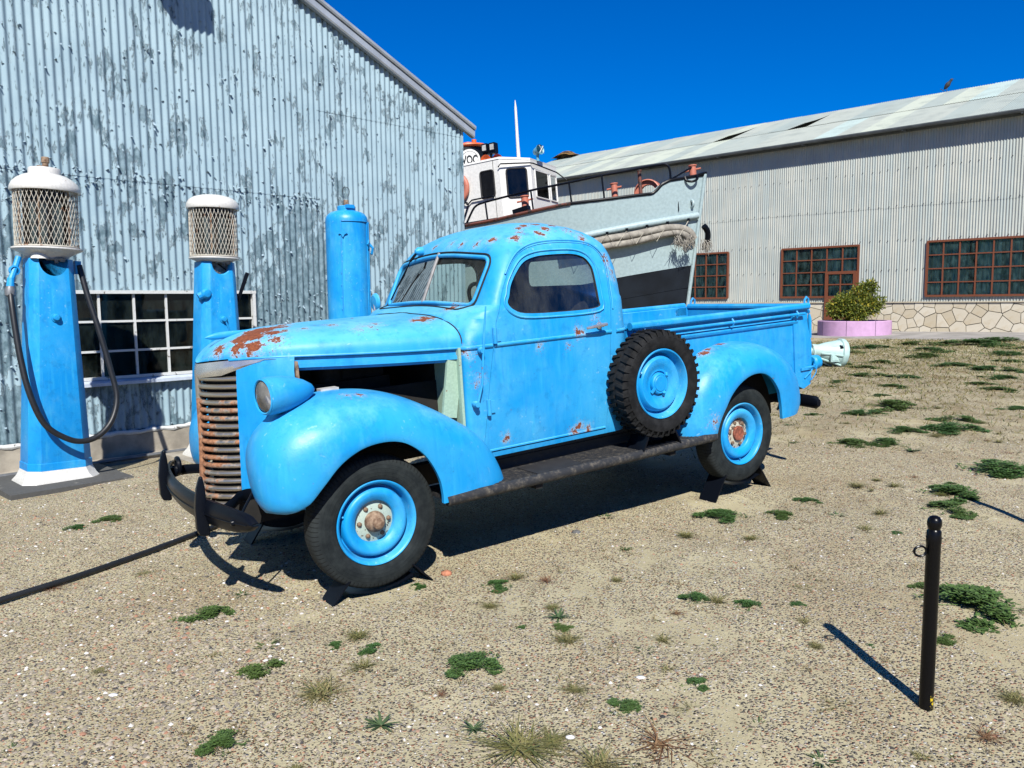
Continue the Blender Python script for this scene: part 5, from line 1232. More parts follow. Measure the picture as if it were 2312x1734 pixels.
# rope fender under the rub rail, frayed at the stem
def fpt(x, z, o=.14): return (x, -hy(x, z) - o, z)
rope_r = [[fpt(-2.4, -1.10), fpt(-1.9, -1.07), fpt(-1.56, -1.03), fpt(-1.19, -1.00), fpt(-.85, -.95), fpt(-.62, -.92), fpt(-.42, -.94), fpt(-.30, -1.02), fpt(-.25, -1.15)],
          [fpt(-2.4, -1.20), fpt(-1.9, -1.18), fpt(-1.56, -1.15), fpt(-1.25, -1.13), fpt(-.95, -1.08), fpt(-.68, -1.02), fpt(-.48, -1.01), fpt(-.36, -1.08), fpt(-.34, -1.2)]]
for q in rope_r: part('rope_fender', MB().tube(catmull(q, 50), .068, 10), M_ROPE, boat, 60)
part('rope_fender', MB().tube(catmull([(-.08, -.02, -.92), (-.04, .06, -1.02), (-.06, .12, -1.15), (-.09, .14, -1.25)], 14), .055, 10), M_BLACK, boat)
fr = MB(); r = random.Random(9)
for k in range(130):
    b = r.choice(((-.25, -.36, -1.14), (-.34, -.44, -1.2), (-.09, .10, -1.24), (-.09, .06, -1.22), (-.45, -.5, -1.12))); p = Vector(b) + Vector((r.gauss(0, .035), r.gauss(0, .04), r.gauss(0, .03)))
    fr.tube([p, p + Vector((r.gauss(0, .03), r.gauss(0, .03), -r.uniform(.04, .11))), p + Vector((r.gauss(0, .05), r.gauss(0, .05), -r.uniform(.10, .20)))], [.008, .006, .002], 4)
o = part('frayed_ends', fr, M_ROPE, boat, 0, False); o['kind'] = 'stuff'
zz = []; 
for k, x in enumerate(np.linspace(-.30, -2.2, 13)):
    zz.append((x, -hy(x, -.7) - (.115 if k % 2 == 0 else .22), -.78 - .11 * -x if k % 2 == 0 else -1.12 - .05 * -x))
part('lashing', MB().tube(zz, .007, 5), m_plain('pale_cord', (.55, .52, .42), .9), boat)
for k in range(0, 13, 2): part('eye_plate', MB().box((zz[k][0], zz[k][1] + .01, zz[k][2] + .02), (.04, .04, .05)), M_BLACK, boat)
# wheelhouse: side, corner and front faces
HT, HBt = .83, -.52
HP = [(-5.6, -.95), (-3.76, -.95), (-3.25, -.60), (-3.25, .60), (-3.76, .95), (-5.6, .95)]
n = len(HP); V = [(x, y, HBt) for x, y in HP] + [(x, y, HT - (.06 if i in (2, 3) else 0)) for i, (x, y) in enumerate(HP)]
house = part('wheelhouse', MB().add(V, [(i, (i + 1) % n, n + (i + 1) % n, n + i) for i in range(n)] + [tuple(range(n, 2 * n))]), M_HWHITE, boat, 0)
part('roof_edge', MB().add([(x * 1.0, y * 1.015, HT - .005 - (.06 if i in (2, 3) else 0)) for i, (x, y) in enumerate(HP)] + [(x * .998, y * 1.0, HT + .035 - (.06 if i in (2, 3) else 0)) for i, (x, y) in enumerate(HP)], [(i, (i + 1) % n, n + (i + 1) % n, n + i) for i in range(n)] + [tuple(range(n, 2 * n))]), M_HWHITE, house, 0)
M_BOATGLASS = m_glass('smoked_boat_glass', (.09, .11, .12), .7, .06, (.1, .1, .1), 1.5, .02)
def face_win(A, B, u0, u1, z0, z1, r_, rub=True):
    A = Vector((*A, 0)); B = Vector((*B, 0)); d = (B - A).normalized(); nn = Vector((d.y, -d.x, 0)); L_ = (B - A).length
    out = round_poly([(u0 * L_, z0), (u1 * L_, z0), (u1 * L_, z1), (u0 * L_, z1)], r_, 4)
    V = [A + d * u + nn * .012 + Vector((0, 0, z)) for u, z in out]
    w = part('window', MB().tube(V, .016, 6, closed=True), M_RUBBER if rub else M_HWHITE, house)
    part('pane', MB().add([v - nn * .004 for v in V], [tuple(range(len(V)))]), M_BOATGLASS, w, 0)
    part('dark_backing', MB().add([v - nn * .0095 for v in V], [tuple(range(len(V)))]), M_DARKROOM, w, 0)  # near-black sheet stands in for the unlit inside of the wheelhouse
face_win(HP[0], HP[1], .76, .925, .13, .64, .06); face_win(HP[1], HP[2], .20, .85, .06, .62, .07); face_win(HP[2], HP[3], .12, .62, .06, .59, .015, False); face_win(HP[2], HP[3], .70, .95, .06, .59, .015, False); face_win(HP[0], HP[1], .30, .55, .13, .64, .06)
part('door_seam', MB().tube([(-3.90, -.955, -.45), (-3.90, -.955, .82)], .005, 4), M_RUBBER, house); part('skirt_line', MB().tube([(-5.6, -.956, -.30), (-3.9, -.956, -.30)], .006, 4), M_RUBBER, house)
part('awning_rail', MB().tube([(-3.76, -1.0, .66), (-3.70, -1.01, .71), (-3.24, -.66, .70), (-3.19, -.6, .69), (-3.19, .5, .66), (-3.0, .55, .48)], .014, 6), M_BLACK, house)
part('grab_rail', MB().tube([(-4.75, -.99, -.42), (-4.50, -1.0, .06), (-4.42, -1.0, .12), (-3.95, -1.0, .13), (-3.93, -.97, .10)], .016, 6), M_BLACK, house)
lb = part('lifebuoy', MB().lathe([(.255 + .062 * math.cos(a), .045 * math.sin(a)) for a in np.linspace(0, 2 * math.pi, 13)], 40, 'y', (-4.76, -1.01, .40)), M_SALMON, boat, 60)
part('hook', MB().tube([(-4.66, -1.0, .16), (-4.58, -1.02, .09), (-4.52, -1.02, .08), (-4.53, -1.02, .04)], .02, 6), M_BLACK, lb)
# funnel with its emblem
fu = part('funnel', MB().lathe([(.40, .80), (.39, 1.36)], 36, 'z').xf(Matrix.Translation((-4.98, 0, 0)) @ Matrix.Scale(.88, 4, (1, 0, 0)) @ Matrix.Scale(1.05, 4, (0, 1, 0))), M_HBLK, boat, 60)
part('funnel_cap', MB().lathe([(.39, 1.36), (.45, 1.39), (.44, 1.42), (.33, 1.455), (.2, 1.48), (.12, 1.485), (.11, 1.515), (.0005, 1.52)], 36).lathe([(.05, 1.46), (.05, 1.53), (.0005, 1.535)], 12, 'z', (.22, -.1, 0)).xf(Matrix.Translation((-4.98, 0, 0))), M_ORANGE, fu, 40)
EMa = Matrix.Translation((-4.75, -.355, 1.075)) @ Matrix.Rotation(R_(32), 4, 'Z') @ Matrix.Rotation(R_(90), 4, 'X')
for k, (r1, r0, mm, zz_) in enumerate(((.215, .175, M_HWHITE, .012), (.174, .166, M_HBLK, .010), (.165, .0, M_HWHITE, .011))):
    part('emblem_ring', MB().lathe([(r1, 0), (r1, zz_), (max(r0, .0005), zz_)], 36).xf(EMa), mm, fu, 30)
tc = bpy.data.curves.new('emblem_letters', 'FONT'); tc.body = 'VOC'; tc.size = .19; tc.align_x = 'CENTER'; tc.align_y = 'CENTER'; tc.extrude = .002; tc.offset = .006
to = bpy.data.objects.new('t', tc); col.objects.link(to); dg = bpy.context.evaluated_depsgraph_get(); tme = bpy.data.meshes.new_from_object(to.evaluated_get(dg)); bpy.data.objects.remove(to)
tme.materials.clear(); tme.transform(EMa @ Matrix.Translation((0, -.01, .016)) @ Matrix.Scale(.82, 4, (1, 0, 0)) @ Matrix.Scale(1.25, 4, (0, 1, 0))); link('emblem_letters', tme, M_HBLK, fu)
fl_ = part('floodlight', MB().box((-4.36, -.34, 1.235), (.13, .15, .17)).box((-4.20, -.30, 1.235), (.13, .15, .17)).tube([(-4.28, -.28, 1.15), (-4.30, -.25, .86)], .03, 8).box((-4.28, -.30, 1.13), (.30, .12, .05)), M_BLACK, boat, 0)
for x, y in ((-4.36, -.34), (-4.20, -.30)): part('lamp_glass', MB().box((x, y - .077, 1.235), (.09, .006, .11)), m_plain('lamp_face', (.45, .45, .43), .3), fl_, 0)
for k, (x, y, c) in enumerate(((-4.36, -.38, M_ORANGE), (-4.16, -.25, m_plain('dark_red_horn', (.38, .03, .03), .45)))):
    part('horn', MB().lathe([(.020, .22), (.035, .10), (.06, .04), (.105, 0), (.098, .01), (.05, .05), (.0005, .10)], 20, 'y', (0, 0, 0)).xf(Matrix.Translation((x, y, 1.0)) @ Matrix.Rotation(R_(28), 4, 'Z')), c, boat, 60)
part('roof_vent', MB().lathe([(.05, .80), (.05, .95), (.075, .955), (.075, .985), (.0005, .99)], 16, 'z', (-4.05, -.3, 0)), M_HWHITE, boat); part('mast', MB().tube([(-3.80, 0, .8), (-3.79, 0, 1.3), (-3.77, 0, 2.0), (-3.765, 0, 2.16)], [.042, .034, .026, .006], 10), M_HWHITE, boat)
sl2 = part('searchlight', MB().lathe([(.0005, -.12), (.05, -.11), (.075, -.06), (.08, .0), (.085, .05), (.10, .06), (.10, .075)], 20, 'x').xf(Matrix.Translation((-3.20, -.3, .985)) @ Matrix.Rotation(R_(-25), 4, 'Z') @ Matrix.Rotation(R_(-8), 4, 'Y')).tube([(-3.22, -.3, .78), (-3.22, -.3, .92)], .03, 8), m_plain('sky_blue_lamp_paint', (.16, .44, .58), .45), boat, 40)
part('guard', MB().tube([(-3.12, -.40, .92), (-3.10, -.27, 1.06)], .008, 5).tube([(-3.12, -.40, 1.06), (-3.10, -.27, .92)], .008, 5), M_HWHITE, sl2)
# rails and deck gear
rl = [(-4.40, -1.42, -.48), (-4.18, -1.44, -.18), (-4.08, -1.44, -.09), (-3.95, -1.45, -.06), (-3.6, -1.45, -.03), (-2.82, -1.43, .02), (-2.16, -1.30, .06), (-1.62, -1.10, .12), (-1.25, -.92, .155), (-.95, -.72, .20), (-.72, -.52, .235), (-.62, -.47, .24), (-.55, -.45, .20), (-.52, -.44, .10), (-.52, -.44, -.06)]
rail_ = part('rail', MB().tube(catmull(rl, 70), .021, 8), M_BLACK, boat)
for x, y, zb, zt in ((-3.86, -1.46, -.44, -.05), (-2.88, -1.45, -.38, .01), (-2.16, -1.31, -.33, .05), (-1.60, -1.10, -.33, .12)): part('stanchion', MB().tube([(x + .02, y, zb), (x, y, zt)], .018, 8), M_BLACK, rail_)
part('forestay_bar', MB().tube([(-.52, -.44, -.05), (-.30, -.2, .10), (-.22, -.05, .17)], .016, 6), M_BLACK, boat)
def bollard(name, x, y, z0, z1, r_, pin, m):
    b = part(name, MB().lathe([(r_, z0), (r_, z1 - .03), (r_ * 1.25, z1 - .02), (r_ * 1.25, z1), (.0005, z1 + .004)], 16, 'z', (x, y, 0)), m, boat, 40)
    if pin: part('pin', MB().tube([(x - r_ * 2.3, y - .02, z1 - .10), (x + r_ * 2.3, y + .02, z1 - .08)], .018, 8), m, b)
bollard('bollard', -3.13, -1.22, -.40, -.02, .07, True, M_SALMON); bollard('bollard', -1.55, -.62, -.45, .03, .06, True, M_SALMON); bollard('bollard', -.22, 0, -.30, .22, .065, True, M_SALMON); bollard('samson_post', -1.05, -.6, -.45, .19, .035, False, M_BROWND)
part('fender_block', MB().box((-3.10, -1.46, -.315), (.32, .14, .08), Matrix.Rotation(R_(-8), 3, 'Y')), M_BLACK, boat)
part('windlass', MB().lathe([(.24, -.10), (.26, -.09), (.26, -.05), (.16, -.04), (.16, .04), (.26, .05), (.26, .09), (.24, .10)], 28, 'y', (-1.08, -.05, -.17)), M_SALMON, boat, 30)
for x in (-1.2, -3.5, -6): part('keel_block', MB().box((x, 0, -3.45), (.5, 1.2, .8)), M_BROWND, boat)

# ================================================================== planter and its bush by the warehouse
PC = Vector((10.30, 23.95, 0)); pzg = .455
planter = empty('round_planter', (PC.x, PC.y, pzg)); tag(planter, 'low round pink planter made of curved segments, by the warehouse wall', 'planter')
M_PINK = m_plain('lilac_pink_paint', (.62, .38, .60), .65, 0, .08, 6, .1)
for k in range(8):
    a0 = k * math.pi / 4 + .18; P = np.zeros((9, 5, 3))
    for i in range(9):
        a = a0 + .006 + (math.pi / 4 - .012) * i / 8
        for j, (r_, z) in enumerate(((1.03, 0), (1.03, .44), (1.01, .455), (.90, .455), (.90, 0))): P[i, j] = (r_ * math.cos(a), r_ * math.sin(a), z)
    part('segment', MB().grid(P), M_PINK, planter, 30)
part('soil', MB().lathe([(.0005, .38), (.91, .36)], 24), m_plain('dark_soil', (.06, .045, .03), .95), planter)
def m_leaf(name, a, b, c3=None):
    t = NT(name); r = t.island(); c = t.mix(r, a, b); c = t.mix(t.math('MULTIPLY', t.random(), .38), c, (.20, .22, .05))
    if c3: c = t.mix(t.ramp(r, .86, .9), c, c3)
    t.fin(c, .55, 0, .35); t.b.inputs['Subsurface Weight'].default_value = 0.0
    tr = t.n('ShaderNodeBsdfTranslucent'); t.l(c, tr.inputs[0]); mx = t.n('ShaderNodeMixShader'); mx.inputs[0].default_value = .25
    t.l(t.b.outputs[0], mx.inputs[1]); t.l(tr.outputs[0], mx.inputs[2]); t.l(mx.outputs[0], t.out.inputs['Surface']); return t.m
def leaf(mb, p, d, n_, L_, w):
    d = d.normalized(); s_ = d.cross(n_); s_ = s_.normalized() if s_.length > 1e-6 else Vector((1, 0, 0)); up = s_.cross(d)
    mb.add([p, p + d * L_ * .5 + s_ * w + up * L_ * .06, p + d * L_, p + d * L_ * .5 - s_ * w + up * L_ * .06], [(0, 1, 2), (0, 2, 3)])
bush = empty('shrub', (PC.x + .02, PC.y, pzg + .36)); tag(bush, 'yellow-green leafy shrub growing in the pink round planter', 'shrub')
r = random.Random(2); fo = MB()
blobs = [(-.45, .0, .48, .38), (-.05, -.1, .42, .40), (.32, .0, .55, .36), (.28, .1, .92, .34), (.10, .0, .80, .30), (-.62, -.05, .42, .26), (-.25, .05, .62, .30), (.70, 0, .62, .17), (.55, .05, .50, .24), (.42, .0, 1.10, .22), (-.05, -.2, .22, .3)]
for bx0, by0, bz0, br in [(a_, b_, c_, d_ * .86) for a_, b_, c_, d_ in blobs]:
    for k in range(int(2300 * br * br * 4.2)):
        v = Vector((r.gauss(0, 1), r.gauss(0, 1), r.gauss(0, 1))).normalized(); rad = br * (1 - .5 * r.random() ** 2) * (1 + .20 * math.sin(v.x * 7 + bx0 * 9) * math.sin(v.z * 8 + v.y * 5)) * (1 + .13 * r.gauss(0, 1))
        p = Vector((bx0, by0, bz0)) + v * rad; leaf(fo, p, v + Vector((r.gauss(0, .6), r.gauss(0, .6), r.gauss(0, .6))), Vector((r.gauss(0, 1), r.gauss(0, 1), 1)), r.uniform(.06, .12), r.uniform(.016, .028))
part('crown', fo, m_leaf('shrub_leaf', (.045, .10, .012), (.26, .30, .025), (.50, .42, .05)), bush, 0, False)
tk = MB()
for k in range(7):
    a = k * .9; e_ = Vector((.4 * math.cos(a), .3 * math.sin(a), .5 + .1 * (k % 3))); tk.tube(catmull([(.12, 0, -.02), (.12 + e_.x * .25, e_.y * .3, .2), (e_.x, e_.y, e_.z)], 8), [.03, .028, .025, .02, .018, .015, .012, .008], 6)
part('trunk', tk, m_plain('shrub_bark', (.09, .06, .04), .9, 0, .3, 20, .4), bush)

# ================================================================== mint gearbox casing lying on the grass
gb = empty('gearbox_casing', M=Matrix.Translation((6.02, 14.85, gzf(6.02, 14.85) - .01)) @ Matrix.Rotation(R_(4), 4, 'Z') @ Matrix.Scale(1.06, 4)); tag(gb, 'mint-painted bell-shaped gearbox casing lying on the dry grass', 'machine part')
M_MINT2 = m_plain('pale_mint_paint', (.48, .68, .64), .5, 0, .12, 8, .15)
b_ = MB().lathe([(.10, -.42), (.115, -.40), (.115, -.30), (.13, -.26), (.17, -.16), (.205, -.04), (.235, .06), (.262, .075), (.270, .10), (.266, .14), (.25, .17), (.245, .15), (.22, .12), (.20, .09), (.15, -.1), (.09, -.3)], 14, 'x'); b_.xf(Matrix.Translation((0, 0, .25)) @ Matrix.Rotation(R_(7), 4, 'Y'))
bell = part('bell_housing', b_, M_MINT2, gb, 28)
part('side_cover', MB().box((-.06, -.185, .17), (.17, .03, .13), Matrix.Rotation(R_(12), 3, 'Z')).box((-.06, -.203, .17), (.13, .012, .09), Matrix.Rotation(R_(12), 3, 'Z')), M_MINT2, bell); part('opening', MB().box((.045, -.19, .36), (.05, .07, .03), Matrix.Rotation(R_(40), 3, 'X')), M_BLACK, bell)
for a in np.linspace(0, 2 * math.pi, 9)[:-1]: part('rib', MB().tube([(-.28, .125 * math.cos(a), .25 + .125 * math.sin(a)), (.06, .242 * math.cos(a), .21 + .242 * math.sin(a))], .016, 5), M_MINT2, bell)
part('tail_flange', MB().lathe([(.0005, -.46), (.07, -.46), (.075, -.41), (.13, -.405), (.13, -.375), (.1, -.37)], 14, 'x', (0, 0, .28)), M_MINT2, gb)

# ================================================================== posts
def post(x, y, label):
    e = empty('bollard_post', (x, y, gzf(x, y))); tag(e, label, 'post', 'black metal posts on the gravel')
    pm = m_worn('chipped_black_gloss', (.004, .004, .005), (.22, .21, .19), .74, 30, .28, spec=.2) if 'chipped_black_gloss' not in bpy.data.materials else bpy.data.materials['chipped_black_gloss']
    part('shaft', MB().lathe([(.0238, -.05), (.0238, .60), (.0250, .605), (.0250, .625), (.0238, .63), (.0238, .645), (.019, .652), (.0195, .656)], 24), pm, e, 40)
    part('knob', MB().lathe([(.0195, .654), (.0232, .664), (.024, .675), (.0225, .686), (.017, .695), (.009, .6995), (.0005, .7005)], 24), pm, e, 40)
    part('ring', MB().tube([(-.0265 - .021 + .021 * math.cos(a), -.004, .575 + .018 * math.sin(a)) for a in np.linspace(0, 2 * math.pi, 21)[:-1]], .0042, 6, closed=True), pm, e)
    t = part('paint_mark', MB().grid([[(.0242 * math.cos(a), .0242 * math.sin(a), z + .004 * math.sin(a * 9 + z * 60)) for z in np.linspace(.004, .06, 5)] for a in np.linspace(-1.5, -.9, 6)]), m_worn('yellow_paint_chip', (.75, .55, .02), (.01, .01, .01), .5, 60), e)
    t['label'] = 'chipped yellow paint at the foot'
    return e
post(1.462, 2.694, 'black metal post with round knob and ring, in the right foreground'); post(3.20, 4.62, 'black metal post just outside the right edge, casting a thin shadow')
# ================================================================== hose on the ground
hp = [(-3.4, 3.5), (-2.9, 3.98), (-2.66, 4.30), (-2.53, 4.50), (-2.36, 4.82), (-2.13, 5.33), (-1.98, 5.70), (-1.75, 6.1), (-1.5, 6.5)]
o = part('ground_hose', MB().tube([(x, y, gzf(x, y) + .020) for x, y in catmull(hp, 60)], .018, 10), M_HOSE, None, 60); tag(o, 'thick black rubber hose lying on the gravel, running under the truck bumper', 'hose')
# ================================================================== gravel, stones, weeds
def gravel():
    r = np.random.default_rng(5); n = 46000
    y = 1.9 + 5.8 * r.random(n * 2) ** 1.15; x = r.uniform(-1, 1, n * 2) * (.72 * y + .3)
    d = .5 + .5 * np.sin(x * 1.7 + 2 * np.sin(y * 1.3)) * np.sin(y * 1.9 - x) + np.where(x < -.6, .35, 0)
    keep = r.random(n * 2) < np.clip(d, .12, 1); x, y = x[keep][:n], y[keep][:n]; n = len(x)
    s = (.0030 + .0075 * r.random(n) ** 2.4) * np.where(x < -1.0, 1.35, 1.0); z = gz(x, y)
    w = np.exp(-((y - 5) / 9) ** 2) * np.exp(-(x / 9) ** 2); z = z + w * (.010 * np.sin(x * 3.1 + 1.3 * np.sin(y * 1.7)) * np.sin(y * 2.6 + x) + .005 * np.sin(x * 9 + y * 4) * np.sin(y * 7.7 - x * 3))
    base = np.array([(1, 0, 0), (.35, .9, 0), (-.8, .55, 0), (-.75, -.6, 0), (.4, -.85, 0), (.1, .05, .75), (.0, 0, -.5)])
    F = [(0, 1, 5), (1, 2, 5), (2, 3, 5), (3, 4, 5), (4, 0, 5)]
    a = r.uniform(0, 6.28, n); ca, sa = np.cos(a), np.sin(a); asp = r.uniform(.6, 1.0, n)
    V = np.zeros((n, 7, 3)); bb = base[None] * (1 + .25 * r.standard_normal((n, 7, 1)) * .6)
    X = bb[:, :, 0]; Y = bb[:, :, 1] * asp[:, None]
    V[:, :, 0] = x[:, None] + s[:, None] * (X * ca[:, None] - Y * sa[:, None]); V[:, :, 1] = y[:, None] + s[:, None] * (X * sa[:, None] + Y * ca[:, None]); V[:, :, 2] = z[:, None] + s[:, None] * bb[:, :, 2] * .8
    f = (np.array(F)[None] + 7 * np.arange(n)[:, None, None]).reshape(-1, 3)
    me = bpy.data.meshes.new('gravel'); me.from_pydata(V.reshape(-1, 3).tolist(), [], f.tolist()); finish(me, 180)
    t = NT('mixed_pebbles'); i = t.island(); c = t.mix(i, (.16, .14, .115), (.58, .50, .38)); c = t.mix(t.ramp(i, .86, .88), c, (.42, .22, .14)); c = t.mix(t.ramp(i, .95, .96), c, (.80, .78, .74)); c = t.mix(t.ramp(i, .09, .07), c, (.07, .065, .06))
    o = link('gravel', me, t.fin(c, .75, 0, .3)); tag(o, 'loose mixed gravel scattered over the sandy ground', 'gravel', kind='stuff')
gravel()
def rock(x, y, s, c, label, sq=(1, .8, .6)):
    bm = bmesh.new(); bmesh.ops.create_icosphere(bm, subdivisions=2, radius=s); r = random.Random(int(abs(x * 1000)))
    for v in bm.verts: v.co *= 1 + r.uniform(-.12, .12); v.co.x *= sq[0]; v.co.y *= sq[1]; v.co.z *= sq[2]
    me = bpy.data.meshes.new('stone'); bm.to_mesh(me); bm.free(); finish(me, 60)
    nm = 'stone_%d' % int(c[0] * 1000); m = bpy.data.materials.get(nm) or m_plain(nm, c, .8, 0, .25, 40, .3)
    o = link('stone', me, m, None, (x, y, gzf(x, y) + s * .25)); tag(o, label, 'stone', 'loose stones on the gravel')
rock(-.378, 4.321, .032, (.50, .20, .11), 'reddish orange stone behind the near front wheel'); rock(.403, 4.977, .030, (.12, .12, .12), 'dark grey stone lying below the running board'); rock(.53, 2.72, .011, (.03, .03, .032), 'small black pebble in the foreground gravel'); rock(.19, 2.62, .012, (.82, .82, .80), 'white pebble between foreground grass tufts', (1.4, .8, .6))
rock(.50, 3.02, .014, (.80, .80, .78), 'white shell-like pebble beside a dry tuft near the middle', (1.4, .9, .4)); rock(-1.78, 3.86, .014, (.83, .83, .81), 'white chip on the gravel left of the clover patch', (1.3, .8, .5)); rock(-.92, 4.05, .016, (.80, .80, .78), 'flat white chip in front of the near front wheel', (1.5, .7, .3)); rock(-1.62, 3.06, .014, (.84, .84, .82), 'white chip in the lower left gravel', (1.4, .8, .4))

M_CLOVER = m_leaf('clover_leaf', (.022, .075, .018), (.13, .27, .075)); M_ROS = m_leaf('rosette_leaf', (.05, .10, .045), (.12, .19, .08)); M_DRY = m_leaf('dry_grass_blade', (.20, .20, .07), (.44, .36, .17), (.12, .16, .05)); M_RED = m_leaf('reddish_dead_weed', (.22, .085, .05), (.38, .22, .12))
M_FARG = m_leaf('far_weed_leaf', (.035, .085, .02), (.11, .17, .045))
def clover(seed, n=620):
    r = random.Random(seed); mb = MB(); lobes = [(r.gauss(0, .24), r.gauss(0, .16), r.uniform(.10, .22)) for _ in range(9)]
    for k in range(n):
        cx, cy, cr = r.choice(lobes); a = r.uniform(0, 6.28); q = cr * math.sqrt(r.random()) ; x, y = cx + q * math.cos(a), cy + q * math.sin(a)
        h = .22 * max(.1, 1 - (math.hypot(x, y) / .55) ** 2) * r.uniform(.35, 1.1); p = Vector((x, y, h))
        for j in range(3):
            b = a + j * 2.1 + r.uniform(-.3, .3); leaf(mb, p, Vector((math.cos(b), math.sin(b), r.uniform(-.1, .6))), Vector((0, 0, 1)), r.uniform(.045, .075), r.uniform(.014, .022))
    for k in range(14):
        a = r.uniform(0, 6.28); mb.tube([(0, 0, .01), (.25 * math.cos(a), .25 * math.sin(a), .05), (.5 * math.cos(a), .5 * math.sin(a), .03)], .005, 4)
        for j in range(4): leaf(mb, Vector((.5 * math.cos(a), .5 * math.sin(a), .03)) + Vector((r.gauss(0, .03), r.gauss(0, .03), 0)), Vector((r.gauss(0, 1), r.gauss(0, 1), .4)), Vector((0, 0, 1)), .06, .018)
    return mb.mesh('clover', 0)
def rosette(seed):
    r = random.Random(seed); mb = MB()
    for k in range(20):
        a = r.uniform(0, 6.28); L_ = r.uniform(.3, .55); up = r.uniform(.15, .9); w = r.uniform(.025, .045); d = Vector((math.cos(a), math.sin(a), 0)); s_ = Vector((-math.sin(a), math.cos(a), 0)); P = []
        for t in (0, .35, .7, 1): c = d * L_ * t + Vector((0, 0, L_ * up * t * (1 - .45 * t))); ww = w * (.5 + 2 * t) * (1 - t) + .003; P.append([c - s_ * ww, c + Vector((0, 0, -ww * .4)), c + s_ * ww])
        mb.grid(P)
    return mb.mesh('rosette', 60)
def tuft(seed, n=120, up=.6, spread=.45):
    r = random.Random(seed); mb = MB()
    for k in range(n):
        a = r.uniform(0, 6.28); o = Vector((r.gauss(0, .07), r.gauss(0, .07), 0)); L_ = r.uniform(.25, .6); el = r.uniform(.25, 1.25); d = Vector((math.cos(a), math.sin(a), 0)); s_ = Vector((-math.sin(a), math.cos(a), 0)); w = r.uniform(.007, .014); P = []
        for t in (0, .4, .75, 1): c = o + d * L_ * spread * 2 * t * math.cos(el) * (1 + .3 * t) + Vector((0, 0, up * L_ * math.sin(el) * t * (1 - .35 * t) + .005)); P.append([c - s_ * w * (1 - .9 * t), c + s_ * w * (1 - .9 * t)])
        mb.grid(P)
    return mb.mesh('tuft', 0)
CL = [clover(s) for s in (1, 2, 3, 4)]; RO = [rosette(s) for s in (5, 6, 7)]; TU = [tuft(8, 150), tuft(9, 120, .45, .6), tuft(10, 90, .85, .4)]; RD = [tuft(12, 60, .3, .6), tuft(13, 50, .5, .5)]
for m_ in CL: m_.materials.append(M_CLOVER)
for m_ in RO: m_.materials.append(M_ROS)
for m_ in TU: m_.materials.append(M_DRY)
for m_ in RD: m_.materials.append(M_RED)
rp = random.Random(31)
def plant(name, me, x, y, w, h, label, cat, group):
    o = link(name, me, None, None, (x, y, gzf(x, y) - .002)); o.rotation_euler = (0, 0, rp.uniform(0, 6.28)); o.scale = (w, w, w * h); return tag(o, label, cat, group)
G1, G2, G3 = 'green clover patches on the dry ground', 'leafy rosette weeds', 'dry grass tufts'
near = [(-1.53, 3.84, .24, 'spreading clover patch left of the near front wheel stand'), (-1.06, 3.22, .20, 'long narrow clover patch in the left-centre foreground'), (-.16, 3.21, .21, 'dense dark clover patch in the centre foreground'), (-1.04, 2.68, .15, 'compact round clover patch at the bottom, left of centre'), (2.13, 3.53, .43, 'largest clover patch, beside the black post'), (1.81, 3.2, .13, 'small clover sprig at the foot of the large patch by the black post'),
        (1.4, 5.19, .27, 'clover patch in front of the near rear wheel stand'), (1.78, 5.15, .19, 'smaller clover patch right of the one before the rear wheel'), (3.13, 5.51, .41, 'wide clover mat above the black post'), (2.88, 5.14, .31, 'clover mat just behind the knob of the black post'), (3.86, 6.2, .51, 'long clover mat at the right edge'),
        (3.2, 7.41, .36, 'left of two touching clover mats behind the truck'), (3.53, 7.4, .36, 'right of two touching clover mats behind the truck'), (4.84, 8.54, .4, 'small clover mat above the wide one, right side'), (4.51, 8.0, .51, 'wide clover mat right of the truck tail'), (3.97, 7.99, .36, 'rounded clover clump right of the truck tail'), (4.67, 9.6, .62, 'large bright clover patch beyond the truck tail'), (4.1, 9.14, .41, 'clover patch level with the black rear bumper end'),
        (.89, 3.81, .13, 'small clover tuft centre right in front of the truck side'), (1.13, 3.68, .13, 'clover sprig left of the black post shadow tip'), (-.81, 3.45, .08, 'tiny clover sprig below the front wheel'), (-.51, 4.15, .10, 'tiny sprig beside the reddish stone'), (-3.0, 5.81, .19, 'clover sprig between hose and pump, right one'), (-3.16, 5.61, .15, 'clover sprig between hose and pump, left one'), (-3.63, 8.62, .22, 'green tuft at the foot of the shed wall beside the conduit'), (-.64, 3.39, .10, 'small clover sprig left of the dense centre patch'), (-4.75, 6.35, .2, 'green sprig at the left edge near the pump slab')]
for i, (x, y, w, lb_) in enumerate(near): plant('clover_patch', CL[i % 4], x, y, w * 1.08, .55 if y > 4.5 else .7, lb_, 'weed', G1)
far = [(8.49, 16.27, .85), (5.92, 13.07, .58), (6.28, 12.73, .5), (6.85, 11.54, .39), (6.72, 10.88, .45), (8.12, 13.3, .82), (7.95, 14.27, .67), (4.96, 10.66, .3), (10.96, 18.9, 1.5), (10.0, 19.41, 1.0), (10.08, 16.23, .78), (7.1, 15.2, .6), (6.4, 14.4, .5), (9.3, 17.6, .9), (11.5, 17.2, .9), (7.6, 12.2, .5), (5.6, 11.6, .4), (12.2, 19.8, 1.2), (6.25, 15.2, .55), (7.4, 17.8, .9), (8.6, 18.9, .9), (5.1, 12.4, .3), (9.2, 14.7, .5), (7.4, 10.2, .4), (5.9, 9.2, .35)]
for i, (x, y, w) in enumerate(far): plant('clover_patch', CL[i % 4], x, y, w * 1.1, .35, 'low green weed patch in the far dry lawn before the warehouse', 'weed', 'green patches of the far lawn')
